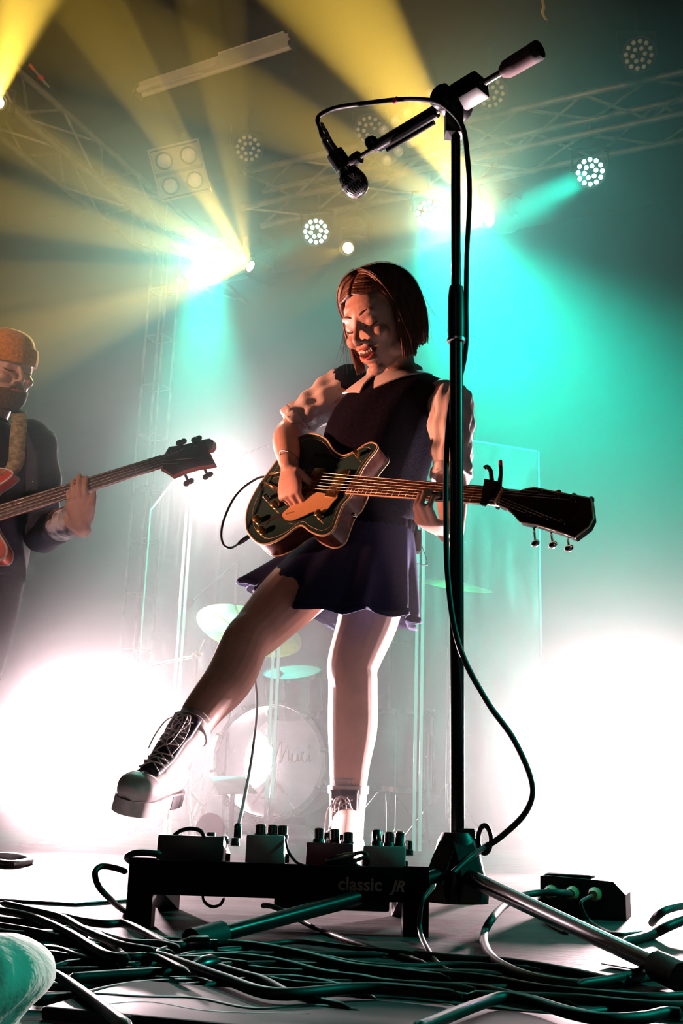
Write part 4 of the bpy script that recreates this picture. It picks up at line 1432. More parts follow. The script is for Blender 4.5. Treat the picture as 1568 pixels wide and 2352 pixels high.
def guitarist():
    t = thing('person', (ANK_L.x, ANK_L.y, 0), 'guitarist in dark sweater vest and short skirt, kicking one lace-up boot towards the left', 'person')
    bm = bmesh.new()
    # trunk
    add_loft(bm, [(PEL - Z3 * 0.09, 0.10, 0.085, LAT, FRT), (PEL - Z3 * 0.02, 0.158, 0.112, LAT, FRT), (WAIST, 0.125, 0.092, LAT, FRT), (WAIST.lerp(CH, 0.5) + FRT * 0.012, 0.140, 0.108, LAT, FRT),
                  (WAIST.lerp(CH, 0.80) + FRT * 0.012, 0.150, 0.105, LAT, FRT), (CH + Z3 * 0.0, 0.135, 0.075, LAT, FRT), (CH + Z3 * 0.045, 0.06, 0.05, LAT, FRT)], 5, 32)
    limb(bm, [NECK0 - Z3 * 0.03, NECK0.lerp(NECK1, 0.5), NECK1], [0.058, 0.050, 0.052])
    add_head(bm, HF, HK)
    # arms
    limb(bm, [SH_R - LAT * -0.02, SH_R.lerp(ELB_R, 0.5), ELB_R], [0.048, 0.044, 0.038])
    limb(bm, [ELB_R, ELB_R.lerp(WR_R, 0.35) + Vector((-0.006, 0, 0)), WR_R], [0.039, 0.040, 0.025])
    limb(bm, [SH_L - LAT * 0.02, SH_L.lerp(ELB_L, 0.5), ELB_L], [0.048, 0.044, 0.038])
    limb(bm, [ELB_L, ELB_L.lerp(WR_L, 0.4), WR_L], [0.039, 0.038, 0.025])
    # legs
    limb(bm, [HIP_L, HIP_L.lerp(KNEE_L, 0.45) + Vector((0.012, 0, 0)), KNEE_L + Vector((0, 0, 0.05)), KNEE_L, KNEE_L.lerp(ANK_L, 0.32) + Vector((0.004, 0.008, 0)), KNEE_L.lerp(ANK_L, 0.62), ANK_L], [0.092, 0.080, 0.066, 0.062, 0.0625, 0.050, 0.038])
    limb(bm, [HIP_R, HIP_R.lerp(KNEE_R, 0.5) + Vector((0, 0, 0.005)), KNEE_R.lerp(HIP_R, 0.14), KNEE_R, KNEE_R.lerp(ANK_R, 0.30) + Vector((0.010, 0.006, -0.006)), KNEE_R.lerp(ANK_R, 0.62), ANK_R], [0.090, 0.080, 0.064, 0.058, 0.0575, 0.045, 0.034])
    for kn, hip, an in ((KNEE_L, HIP_L, ANK_L), (KNEE_R, HIP_R, ANK_R)):
        add_sphere(bm, kn + FRT * 0.018, 0.046)
    # feet inside the boots
    limb(bm, [ANK_L, PZ(786, 2000, 0.06) + Vector((0, 0, 0))], [0.036, 0.030], 4)
    # right hand closed over the strings
    dR = Vector((-0.10, -0.05, -1.0)) + GX * 0.25
    hand(bm, WR_R, dR, -GZ, GX + Vector((0, 0, 0.0)), [(38, 62, 40), (45, 66, 45), (50, 70, 48), (55, 72, 50)], (0.6, 0.35, 0.75, 0.75, 0.1, 0.6, 0.8, -0.1, 0.45), 0.98)
    # left hand wrapped round the neck
    c = gpt(992, 1150, 0.0)
    neck_w = 0.024
    dL = GZ * 1.0 - GY * 0.26
    W = GM @ Vector((c.x, c.y - 0.026, -0.098))
    tipsL = hand(bm, W, dL, GY, GX, [(34, 62, 56), (32, 62, 58), (34, 62, 58), (40, 62, 54)], (0.15, 0.3, 0.95, 0.2, 0.1, 1.0, 0.3, 0.0, 0.95), 0.98, 0.02)
    limb(bm, [WR_L, WR_L.lerp(W, 0.5), W], [0.025, 0.024, 0.024], 4)
    me = remeshed(bm, 0.0034, 5, 0.45)
    body = link('body', me, 'skin', t)
    face_parts(t, HF, HK, 0.014)
    part_tube('bracelet', [WR_R + Vector((0, 0, 0.022)) + (GX * math.cos(a) + GZ * math.sin(a)) * 0.0285 for a in (2 * math.pi * q / 24 for q in range(25))], 0.0016, 'rosewood', t, 6)
    # nails
    for a, b, r in tipsL[:4]:
        d = (b - a).normalized()
        bm = bmesh.new()
        x, y, z = frame(GZ * 0.6 + GY * 0.6, d)
        add_sphere(bm, b + (GZ * 0.5 + GY * 0.7).normalized() * (r * 0.72) + d * 0.001, (r * 0.55, r * 0.7, r * 0.30), basis(x, y, z), 10, 6)
        finish(bm, 'fingernail', mat('nail', (0.30, 0.75, 0.65), 0.3, noise=0.1), t)

    # ---- hair
    def wr(v):
        return HF @ (Vector(v) * HK)
    bm = bmesh.new()
    gd = HF.to_3x3().inverted() @ Vector((0, 0, -1))
    rnd = random.Random(5)
    EC, ER = Vector((0, -0.024, 0.032)), Vector((0.087, 0.109, 0.096))

    def strand(phi, ys, lay, ln, r, bend):
        # phi: direction in which the strand leaves the parting, 0 = face, 90 = her right
        dirv = Vector((math.sin(phi), math.cos(phi), 0))
        up0 = Vector((0.004 * math.copysign(1, math.sin(phi)), ys, 0))
        pts = []
        for j in range(11):
            th = math.radians(4 + j * 8.6)
            e = EC + Vector((ER.x * lay * math.sin(th) * dirv.x, ER.y * lay * math.sin(th) * dirv.y, ER.z * lay * math.cos(th)))
            e += up0 * (1 - j / 10) * 0.75
            pts.append(e)
        out = dirv
        dn = (Vector((0, 0, -1)) * 0.72 + gd * 0.40).normalized()
        p = pts[-1]
        m = 7
        for j in range(1, m + 1):
            f = j / m
            step = dn * (ln / m) + out * (0.0035 * (1 - f) - 0.0065 * f * bend)
            p = p + step
            pts.append(p.copy())
        q = [wr(a) for a in pts]
        n_ = len(q)
        add_tube(bm, q, [r * (0.55 + 0.45 * min(1, i / 4)) * (1 - 0.75 * max(0, (i - n_ + 6) / 6)) for i in range(n_)], 5, True, 0.6)
    for lay, cnt, r in ((0.93, 110, 0.0085), (1.0, 190, 0.0062), (1.05, 210, 0.0036)):
        for i in range(cnt):
            f = (i + rnd.uniform(0, 1)) / cnt
            phi = math.radians(62 + f * 236)
            side = abs(math.degrees(phi) - 180) / 118
            ys = 0.062 * (side ** 2) - 0.03 * (1 - side) + rnd.uniform(-0.012, 0.012)
            ln = 0.098 + 0.020 * (1 - side) + rnd.uniform(-0.016, 0.012)
            strand(phi, ys, lay * rnd.uniform(0.985, 1.02), ln, r * rnd.uniform(0.8, 1.15), rnd.uniform(0.5, 1.2))
    # stray hairs at the crown, the temple and the nape
    for i in range(46):
        phi = math.radians(rnd.uniform(30, 330))
        strand(phi if abs(phi - math.pi) < 2.1 else math.radians(75), rnd.uniform(-0.02, 0.06), rnd.uniform(1.07, 1.13), rnd.uniform(0.07, 0.13), 0.0008, rnd.uniform(-1.6, 1.0))
    # front hair: from the parting along the hairline to the temples, then down beside the face
    for i in range(150):
        s = 1 if i % 2 else -1
        f = rnd.uniform(0, 1)
        y0 = 0.074 - 0.075 * f
        z0 = EC.z + ER.z * 1.02 * math.sqrt(max(0.05, 1 - ((y0 - EC.y) / (ER.y * 1.04)) ** 2))
        a = [Vector((s * 0.003, y0, z0)), Vector((s * (0.036 + 0.006 * f), y0 * 0.86 + 0.002, z0 - 0.010)), Vector((s * (0.066 + 0.008 * f), 0.042 - 0.040 * f, 0.068)),
             Vector((s * (0.077 + 0.007 * f), 0.030 - 0.038 * f, 0.014))]
        jx, jy = rnd.uniform(-0.003, 0.004), rnd.uniform(-0.006, 0.006)
        dn = (Vector((0, 0, -1)) * 0.72 + gd * 0.40).normalized()
        ln = 0.112 + rnd.uniform(-0.012, 0.010)
        e = a[-1]
        a += [e + dn * (ln * 0.5) + Vector((s * (0.004 + jx), jy, 0)), e + dn * ln + Vector((s * (jx - 0.003), jy * 1.5, 0))]
        q = spline([wr(p) for p in a], 4)
        n_ = len(q)
        r = rnd.uniform(0.0026, 0.0044)
        add_tube(bm, q, [r * (1 - 0.7 * max(0, (k_ - n_ + 8) / 8)) for k_ in range(n_)], 5)
    h = finish(bm, 'hair', 'hair', t)
    h['kind'] = 'stuff'
    bm = bmesh.new()
    add_sphere(bm, wr(EC + Vector((0, -0.010, 0.004))), tuple(v * HK for v in (0.080, 0.095, 0.089)), HF.to_3x3().to_4x4(), 28, 18)
    for v in bm.verts:
        l = HF.inverted() @ v.co
        if l.y > 0.045 * HK and l.z < 0.080 * HK:
            v.co = HF @ Vector((l.x * 0.93, min(l.y, 0.045 * HK), l.z))
    finish(bm, 'hair_base', 'hair', t)

    # ---- vest
    def vfold(f, a):
        return 0.0035 * math.sin(a * 5 + f * 9) * (1 - f) + 0.003 * math.sin(a * 9 + f * 14)
    bm = bmesh.new()
    up = Z3
    add_loft(bm, [(WAIST + Z3 * -0.005, 0.140, 0.112, LAT, FRT), (WAIST + Z3 * 0.02, 0.150, 0.120, LAT, FRT), (WAIST.lerp(CH, 0.45) + FRT * 0.014, 0.158, 0.126, LAT, FRT),
                  (WAIST.lerp(CH, 0.78) + FRT * 0.014, 0.166, 0.122, LAT, FRT), (CH + Z3 * -0.010, 0.160, 0.095, LAT, FRT), (CH + Z3 * 0.016, 0.110, 0.074, LAT, FRT), (CH + Z3 * 0.030, 0.070, 0.060, LAT, FRT)], 7, 48, 2.3, vfold)
    add_sphere(bm, SH_R + LAT * 0.022 + Z3 * 0.004, (0.058, 0.060, 0.050))
    add_sphere(bm, SH_L - LAT * 0.036 + Z3 * 0.000, (0.050, 0.055, 0.040))
    me = remeshed(bm, 0.005, 6, 0.4)
    vest = link('vest', me, 'vest', t)
    # ribbed hem
    bm = bmesh.new()
    add_loft(bm, [(WAIST + Z3 * -0.040, 0.134, 0.108, LAT, FRT), (WAIST + Z3 * -0.032, 0.141, 0.114, LAT, FRT), (WAIST + Z3 * -0.012, 0.144, 0.117, LAT, FRT), (WAIST + Z3 * 0.004, 0.142, 0.114, LAT, FRT)], 3, 160, 2.3, lambda f, a: 0.0016 * math.sin(a * 40))
    finish(bm, 'hem', 'vest', vest)
    # ---- sleeves and collar of the shirt
    rnd2 = random.Random(3)

    def sleeve(sh, el, f, r0, r1, name):
        d = (el - sh).normalized()
        x, y, z = frame(d)
        cs = [(sh - d * 0.022, r0 * 0.60), (sh, r0 * 0.95), (sh.lerp(el, 0.35 * f), r0 * 1.02), (sh.lerp(el, 0.7 * f), (r0 + r1) / 2), (sh.lerp(el, f), r1), (sh.lerp(el, f + 0.03), r1 * 0.92)]
        bm = bmesh.new()
        add_loft(bm, [(c, r, r * 0.95, x, y) for c, r in cs], 7, 44, 2.0, lambda g, a: 0.0048 * math.sin(a * 6 + 7 * g) * g + 0.0028 * math.sin(a * 11 - 13 * g) + 0.0040 * math.sin(g * 34 + a * 2) * (0.3 + g))
        s = finish(bm, name, 'white_shirt', t)
        # turned-up hem
        bm = bmesh.new()
        c = sh.lerp(el, f)
        add_loft(bm, [(c - d * 0.020, r1 * 1.04, r1, x, y), (c - d * 0.014, r1 * 1.09, r1 * 1.04, x, y), (c + d * 0.006, r1 * 1.07, r1 * 1.02, x, y), (c + d * 0.010, r1 * 0.98, r1 * 0.94, x, y)], 3, 40, 2.0, lambda g, a: 0.003 * math.sin(a * 6 + 7))
        finish(bm, 'cuff', 'white_shirt', s)
    sleeve(SH_R, ELB_R + Vector((-0.004, 0, 0.005)), 0.88, 0.058, 0.054, 'sleeve')
    sleeve(SH_L + Vector((0.004, 0, -0.005)), ELB_L, 0.97, 0.056, 0.047, 'sleeve')
    bm = bmesh.new()
    nb = NECK0 + Z3 * 0.008 + FRT * 0.012
    add_loft(bm, [(nb - Z3 * 0.028, 0.070, 0.064, LAT, FRT), (nb - Z3 * 0.004, 0.068, 0.062, LAT, FRT), (nb + Z3 * 0.020, 0.063, 0.058, LAT, FRT)], 3, 36, 2.0, None, False)
    # flaps lie on the vest
    hs_ = [(-0.11, 0.166, 0.128), (-0.06, 0.166, 0.118), (-0.010, 0.160, 0.100), (0.016, 0.112, 0.078), (0.030, 0.074, 0.064), (0.08, 0.066, 0.060)]

    def surf(h, a):
        for (h0_, a0, b0_), (h1_, a1, b1_) in zip(hs_, hs_[1:]):
            if h <= h1_:
                k_ = max(0, min(1, (h - h0_) / (h1_ - h0_)))
                rl, rf = a0 + (a1 - a0) * k_, b0_ + (b1_ - b0_) * k_
                break
        ca, sa = abs(math.cos(a)), abs(math.sin(a))
        return 1.0 / ((ca / rf) ** 2.3 + (sa / rl) ** 2.3) ** (1 / 2.3)
    for s in (-1, 1):
        rows = []
        for i in range(10):
            u_ = i / 9
            a = (0.05 + 1.9 * u_) * s
            drop = 0.030 + 0.062 * (1 - u_) ** 1.1
            col_ = []
            for j in range(5):
                v_ = j / 4
                h = 0.052 - drop * v_
                aa = a + s * 0.16 * v_ * (1 - u_)
                d = FRT * math.cos(aa) + LAT * math.sin(aa)
                r = max(surf(h, aa), 0.064) + 0.007
                col_.append(CH + d * r + Z3 * (h + 0.004))
            rows.append(col_ + [q - Z3 * 0.003 - (q - CH).normalized() * 0.003 for q in reversed(col_)])
        add_rings(bm, rows)
    col = finish(bm, 'collar', 'white_shirt', t, angle=60)

    # ---- skirt
    bm = bmesh.new()
    n, rows = 120, 16
    rings = []
    w0 = WAIST + Vector((-0.005, 0, -0.012))
    h0 = Vector((-0.012, 2.925, 0.640))
    for j in range(rows + 1):
        f = j / rows
        ring = []
        for i in range(n):
            a = 2 * math.pi * i / n
            ca, sa = math.cos(a), math.sin(a)          # ca > 0: her left, sa > 0: front
            g = f ** 0.85
            rl, rf = 0.142 + (0.232 - 0.142) * g, 0.115 + (0.190 - 0.115) * g
            c = w0.lerp(h0, f)
            raise_ = 0.115 * max(0.0, (-ca * 0.85 + sa * 0.35)) ** 1.2
            ruf = (0.015 * math.sin(a * 11 + 0.8) + 0.007 * math.sin(a * 19 + 2.0)) * f ** 1.5
            p = c + LAT * (rl + ruf) * ca + FRT * (rf + ruf) * sa + Z3 * (raise_ * f ** 1.3 + 0.006 * math.sin(a * 11 + 2.2) * f)
            p += (-LAT * 0.010 + FRT * 0.030) * max(0, -ca * 0.8 + sa * 0.4) * f
            ring.append(p)
        rings.append(ring)
    add_rings(bm, rings, True, False)
    sk = finish(bm, 'skirt', 'skirt', t)
    so = sk.modifiers.new('thick', 'SOLIDIFY')
    so.thickness = 0.003
    # trim round the hem
    bm = bmesh.new()
    add_rings(bm, [[p + Z3 * 0.001 for p in rings[-1]], [p - Z3 * 0.014 + (p - h0).normalized() * 0.006 for p in rings[-1]]], True, False)
    tr = finish(bm, 'hem_trim', 'skirt', sk)
    so = tr.modifiers.new('thick', 'SOLIDIFY')
    so.thickness = 0.003
    # ---- boots
    boot(t, KNEE_L, ANK_L, P(786, 2000, 2.80), Vector((0.70, -0.55, 0)), True)
    boot(t, KNEE_R, ANK_R, P(236, 1842, 2.26), None, False)
    return t


def boot(parent, knee, ank, toe, _s, standing):
    """lace-up ankle boot: x forward to the toe, z up the shank"""
    up = (knee - ank).normalized()
    if standing:
        up = (up + Z3 * 0.8).normalized()
        fw = FRT * 0.9 + Vector((0.35, -0.3, 0))
    else:
        fw = (toe - ank)
    fw = (fw - up * fw.dot(up) * (1.0 if standing else 0.35)).normalized()
    zz = up
    if not standing:
        zz = (up - fw * up.dot(fw)).normalized()
    sd = zz.cross(fw).normalized()      # person's left
    bz = 0.105                          # ankle height above the sole
    if standing:
        o = Vector((ank.x, ank.y, 0.0))
        zz = Z3
        fw = (fw - zz * fw.dot(zz)).normalized()
        sd = zz.cross(fw).normalized()
    else:
        o = ank - zz * bz
    bs = 1.0 if standing else 0.90
    if not standing:
        o = ank - zz * bz * bs
    B = basis(fw * bs, sd * bs, zz * bs, o)
    b = bpy.data.objects.new('boot', None)
    C.objects.link(b)
    b.parent = parent
    b.matrix_local = _world[parent.name].inverted() @ B
    _world[b.name] = B.copy()
    cuff = 0.215 if standing else 0.205
    X, Y_, Zl = Vector((1, 0, 0)), Vector((0, 1, 0)), Vector((0, 0, 1))
    sup = (B.inverted().to_3x3() @ up).normalized()
    fr = (X - sup * X.dot(sup)).normalized()
    an = Vector((0, 0, bz)) if not standing else Vector((0, 0, bz))

    # upper: shaft + foot as one skin
    bm = bmesh.new()
    L = 0.110
    add_loft(bm, [(an - sup * 0.055 + Vector((0.012, 0, 0)), 0.052, 0.040, fr, Y_), (an - sup * 0.01 + Vector((0.004, 0, 0)), 0.050, 0.041, fr, Y_), (an + sup * 0.045, 0.049, 0.042, fr, Y_), (an + sup * 0.085, 0.052, 0.046, fr, Y_), (an + sup * L, 0.054, 0.048, fr, Y_)], 5, 28, 2.1)
    add_loft(bm, [(Vector((-0.062, 0, 0.058)), 0.020, 0.020, Y_, Zl), (Vector((-0.045, 0, 0.066)), 0.036, 0.040, Y_, Zl), (Vector((0.0, 0, 0.070)), 0.040, 0.044, Y_, Zl), (Vector((0.065, 0, 0.062)), 0.043, 0.037, Y_, Zl), (Vector((0.125, 0, 0.055)), 0.047, 0.031, Y_, Zl), (Vector((0.165, 0, 0.052)), 0.042, 0.027, Y_, Zl), (Vector((0.192, 0, 0.047)), 0.022, 0.017, Y_, Zl)], 5, 28, 2.5)
    add_sphere(bm, (0.045, 0, 0.078), (0.042, 0.030, 0.032))
    me = remeshed(bm, 0.004, 6, 0.5)
    link('upper', me, 'boot_white', b, local=True)
    # sole
    bm = bmesh.new()
    out = [(-0.070, 0.0), (-0.062, 0.028), (-0.030, 0.038), (0.03, 0.036), (0.09, 0.044), (0.14, 0.048), (0.178, 0.038), (0.200, 0.012), (0.200, -0.012), (0.178, -0.038), (0.14, -0.048), (0.09, -0.044), (0.03, -0.036), (-0.030, -0.038), (-0.062, -0.028)]
    o2 = spline([Vector((x, y, 0)) for x, y in out + out[:1]], 4)[:-1]
    add_prism(bm, [(p.x, p.y) for p in o2], 0.0, 0.034)
    finish(bm, 'sole', 'boot_sole', b, local=True, angle=40)
    bm = bmesh.new()
    add_prism(bm, [(p.x * 1.0, p.y * 1.0) for p in [Vector((-0.069, 0, 0)), Vector((-0.06, 0.029, 0)), Vector((-0.03, 0.0385, 0)), Vector((0.018, 0.037, 0)), Vector((0.018, -0.037, 0)), Vector((-0.03, -0.0385, 0)), Vector((-0.06, -0.029, 0))]], -0.002, 0.030)
    finish(bm, 'heel', 'boot_black', b, local=True, angle=40)

    # dark front panel with the eyelets: follows the instep up the shaft
    def path(v):
        """front line of the boot, v 0 at the toe cap .. 1 at the cuff -> point, normal"""
        key = [(Vector((0.118, 0, 0.092)), Vector((0.35, 0, 1))), (Vector((0.088, 0, 0.109)), Vector((0.5, 0, 1))), (Vector((0.062, 0, 0.124)), Vector((0.65, 0, 0.8))), (an + fr * 0.058 + sup * 0.020, Vector((0.8, 0, 0.5))), (an + fr * 0.053 + sup * 0.05, fr), (an + fr * 0.0575 + sup * (L - 0.006), fr)]
        ps, ns = spline([k[0] for k in key], 8), spline([k[1] for k in key], 8)
        i = min(len(ps) - 1, max(0, int(round(v * (len(ps) - 1)))))
        return ps[i], ns[i].normalized()
    bm = bmesh.new()
    rows = 26
    rg = []
    for j in range(rows + 1):
        p, n = path(j / rows)
        hw = 0.026 + 0.010 * j / rows
        ring = []
        for k in range(-4, 5):
            a = k / 4
            ring.append(p + Y_ * (hw * a) - n * (0.014 * a * a) + n * 0.007)
        rg.append(ring + [q - n * 0.008 for q in reversed(ring)])
    add_rings(bm, rg)
    finish(bm, 'tongue', 'boot_black', b, local=True)
    # toe cap
    if not standing:
        bm = bmesh.new()
        add_loft(bm, [(Vector((0.130, 0, 0.056)), 0.049, 0.033, Y_, Zl), (Vector((0.165, 0, 0.053)), 0.0445, 0.0295, Y_, Zl), (Vector((0.196, 0, 0.047)), 0.022, 0.017, Y_, Zl)], 5, 24, 2.5)
        finish(bm, 'toe_cap', 'boot_grey', b, local=True)
    # laces: crossings, then a bow with long loops
    for j in range(7):
        v0, v1 = 0.06 + j * 0.125, 0.06 + (j + 1) * 0.125
        (p0, n0), (p1, n1) = path(v0), path(min(1, v1))
        for s in (-1, 1):
            pm, nm = path(min(1, (v0 + v1) / 2))
            part_lace(b, [p0 + Y_ * s * 0.024 - n0 * 0.001, pm + nm * 0.011, p1 - Y_ * s * 0.026 + n1 * 0.002])
        for s in (-1, 1):
            bm = bmesh.new()
            add_lathe(bm, [(0.0, 0.0), (0.0035, 0.0), (0.003, 0.003), (0.0, 0.003)], at_axis(p0 + Y_ * s * 0.024 - n0 * 0.003, n0), 10)
            finish(bm, 'eyelet', 'steel', b, local=True)
    p, n = path(0.95)
    p = p + n * 0.006
    dn = -sup
    for s, w, ln in ((-1, 0.020, 0.085), (1, 0.018, 0.10), (1, 0.034, 0.055)):
        loop = [p + n * 0.006]
        for a in range(1, 12):
            t_ = a / 12 * 2 * math.pi
            loop.append(p + n * (0.012 + 0.004 * math.sin(t_)) + dn * (ln * 0.5 * (1 - math.cos(t_))) + Y_ * (s * w * math.sin(t_) * 0.6 + s * 0.006))
        loop.append(p + n * 0.006)
        part_lace(b, loop, 0.0016)
    for s in (-1, 1):
        part_lace(b, [p + n * 0.006, p + n * 0.012 + dn * 0.03 + Y_ * s * 0.03, p + n * 0.010 + dn * 0.08 + Y_ * s * 0.036, p + n * 0.012 + dn * 0.125 + Y_ * s * 0.030], 0.0016)
    # cuff band, pull tab and the pale sock above
    bm = bmesh.new()
    c = an + sup * L
    add_loft(bm, [(c - sup * 0.016, 0.0545, 0.0485, fr, Y_), (c - sup * 0.014, 0.0560, 0.0500, fr, Y_), (c + sup * 0.002, 0.0565, 0.0505, fr, Y_), (c + sup * 0.004, 0.0535, 0.0475, fr, Y_)], 3, 30, 2.1)
    finish(bm, 'cuff', 'boot_white', b, local=True)
    bm = bmesh.new()
    add_loft(bm, [(c - sup * 0.01, 0.050, 0.045, fr, Y_), (c + sup * 0.010, 0.049, 0.0445, fr, Y_), (c + sup * 0.022, 0.051, 0.0465, fr, Y_)], 3, 30, 2.1)
    finish(bm, 'sock', 'sock', b, local=True)
    part = bmesh.new()
    add_tube(part, spline([c - fr * 0.056 - sup * 0.03, c - fr * 0.064 - sup * 0.005, c - fr * 0.062 + sup * 0.010, c - fr * 0.055 - sup * 0.005], 5), 0.0028, 6)
    finish(part, 'pull_tab', 'boot_black', b, local=True)


def part_lace(b, pts, r=0.0017):
    bm = bmesh.new()
    add_tube(bm, spline(pts, 4), r, 6)
    finish(bm, 'lace', 'lace', b, local=True)


guitarist()
# ------------------------------------------------------------------ hollow-body guitar
def closed_spline(pts, n=5):
    pts = [Vector(p) for p in pts]
    m = len(pts)
    out = []
    for i in range(m):
        p0, p1, p2, p3 = pts[i - 1], pts[i], pts[(i + 1) % m], pts[(i + 2) % m]
        for k in range(n):
            t = k / n
            out.append(0.5 * ((2 * p1) + (p2 - p0) * t + (2 * p0 - 5 * p1 + 4 * p2 - p3) * t * t + (3 * p1 - p0 - 3 * p2 + p3) * t ** 3))
    return out


def slab(name, outline, z0, z1, m, parent, m_side=None, dome=0.0):
    """solid with a given outline; optional side material"""
    bm = bmesh.new()
    n = len(outline)
    bot = [bm.verts.new((p.x, p.y, z0)) for p in outline]
    top = [bm.verts.new((p.x, p.y, z1)) for p in outline]
    c = sum((Vector((p.x, p.y, 0)) for p in outline), Vector()) / n
    for i in range(n):
        j = (i + 1) % n
        f = bm.faces.new((bot[i], bot[j], top[j], top[i]))
        f.material_index = 1 if m_side else 0
    bm.faces.new(list(reversed(bot))).material_index = 1 if m_side else 0
    bm.faces.new(top)
    bmesh.ops.triangulate(bm, faces=[f for f in bm.faces if len(f.verts) > 4])
    return finish(bm, name, [m, m_side] if m_side else m, parent, local=True, angle=40)


def rim(name, outline, z, r, m, parent):
    bm = bmesh.new()
    pts = [Vector((p.x, p.y, z)) for p in outline]
    n = len(pts)
    rings = []
    for i in range(n):
        t = (pts[(i + 1) % n] - pts[i - 1]).normalized()
        x, y = Vector((t.y, -t.x, 0)), Vector((0, 0, 1))
        rings.append([pts[i] + x * (r * math.cos(a)) + y * (r * math.sin(a)) for a in (2 * math.pi * k / 6 for k in range(6))])
    add_rings(bm, rings + rings[:1], True, False)
    bmesh.ops.remove_doubles(bm, verts=bm.verts, dist=1e-6)
    return finish(bm, name, m, parent, local=True)


def guitar():
    t = thing_m('electric_guitar', GM, 'dark green hollow-body electric guitar with gold pickguard, held by the guitarist in the skirt', 'guitar')
    px = [(565, 1199), (573, 1228), (603, 1250), (646, 1236), (676, 1214), (694, 1207), (714, 1221), (741, 1230), (764, 1218), (776, 1189), (788, 1160), (803, 1143),
          (815, 1118), (828, 1084), (846, 1056), (866, 1030), (862, 1019), (845, 1018), (815, 1036), (788, 1046), (766, 1034), (748, 1008), (718, 996), (684, 1004), (650, 1038), (618, 1082), (588, 1126), (569, 1166)]
    out = closed_spline([gpt(*p) for p in px], 5)
    body = slab('body', out, -0.056, 0.0, 'guitar_green', t, 'guitar_side')
    rim('binding', out, -0.001, 0.0030, 'binding', body)
    rim('binding', out, -0.055, 0.0024, 'binding', body)
    c = sum(out, Vector()) / len(out)
    # inset line of the arched top
    rim('purfling', [c + (p - c) * 0.90 for p in out], 0.0004, 0.0006, 'binding', body)
    # f holes
    for pts in ([(722, 1042), (732, 1046), (748, 1044), (764, 1050), (774, 1060), (768, 1068)], [(610, 1206), (620, 1194), (640, 1186), (660, 1184), (672, 1178), (668, 1170)]):
        q = spline([gpt(*p) for p in pts], 5)
        bm = bmesh.new()
        m_ = len(q)
        add_tube(bm, [Vector((p.x, p.y, 0.0004)) for p in q], [0.0075 - 0.0040 * abs(2 * i / (m_ - 1) - 1) for i in range(m_)], 8, True, 0.12, up=Vector((0, 0, 1)))
        finish(bm, 'f_hole', 'f_hole', body, local=True)
    # pickguard
    pg = closed_spline([gpt(*p) for p in [(654, 1182), (657, 1196), (674, 1199), (700, 1190), (724, 1179), (752, 1176), (766, 1160), (779, 1142), (752, 1138), (725, 1135), (704, 1144), (684, 1158)]], 4)
    g = slab('pickguard', pg, 0.006, 0.0085, 'pickguard_gold', t)
    pc = gpt(670, 1184)
    me = text_mesh('GRETSCH', 0.0062, Matrix.Translation((pc.x, pc.y, 0.0086)) @ Matrix.Rotation(math.radians(20), 4, 'Z'), 0.0002)
    link('lettering', me, 'print_dark', g, local=True, smooth=False)
    link('support', mesh_of(lambda bm: add_tube(bm, [(pc.x + 0.05, pc.y + 0.01, 0.0), (pc.x + 0.05, pc.y + 0.01, 0.007)], 0.004, 8)), 'chrome', g, local=True)
    # centre line of the strings: from the bridge to the nut
    b0, b1 = gpt(690, 1108), gpt(1150, 1144)
    ax = (b1 - b0).normalized()
    ay = Vector((-ax.y, ax.x, 0))
    NM = basis(ax, ay, Vector((0, 0, 1)), b0)
    L = (b1 - b0).length
    x_end = (gpt(808, 1117) - b0).dot(ax)

    def nk(x, y, z):
        return NM @ Vector((x, y, z))

    def w_at(x):
        return (0.026 + (0.0215 - 0.026) * (x - x_end) / (L - x_end))
    # neck and fingerboard
    bm = bmesh.new()
    rings = []
    for k in range(9):
        x = x_end - 0.01 + (L + 0.012 - x_end) * k / 8
        w = w_at(x) * 0.98
        rings.append([nk(x, w * math.cos(a), 0.004 - 0.020 * math.sin(a) if math.sin(a) > 0 else 0.004) for a in (math.pi * q / 10 for q in range(11))])
    add_rings(bm, rings)
    finish(bm, 'neck', 'guitar_side', t, local=True)
    bm = bmesh.new()
    add_rings(bm, [[nk(x_end, w_at(x_end), 0.004), nk(x_end, w_at(x_end), 0.010), nk(x_end, -w_at(x_end), 0.010), nk(x_end, -w_at(x_end), 0.004)],
                   [nk(L, w_at(L), 0.004), nk(L, w_at(L), 0.010), nk(L, -w_at(L), 0.010), nk(L, -w_at(L), 0.004)]])
    fb = finish(bm, 'fingerboard', 'rosewood', t, local=True, smooth=False)
    for s in (-1, 1):
        bm = bmesh.new()
        add_tube(bm, [nk(x_end, s * w_at(x_end), 0.007), nk(L, s * w_at(L), 0.007)], 0.0022, 6)
        finish(bm, 'binding', 'binding', fb, local=True)
    for k in range(1, 23):
        x = L * (1 - 2 ** (-k / 12.0))
        x = L - x if False else L - (L * (1 - 2 ** (-k / 12.0)))
        if x < x_end:
            continue
        bm = bmesh.new()
        add_tube(bm, [nk(x, -w_at(x) * 0.98, 0.0102), nk(x, w_at(x) * 0.98, 0.0102)], 0.0009, 6)
        finish(bm, 'fret', 'string', fb, local=True)
    bm = bmesh.new()
    add_box(bm, (L - 0.002, -0.0215, 0.006), (L + 0.003, 0.0215, 0.0125), NM)
    finish(bm, 'nut', 'binding', t, local=True, smooth=False)
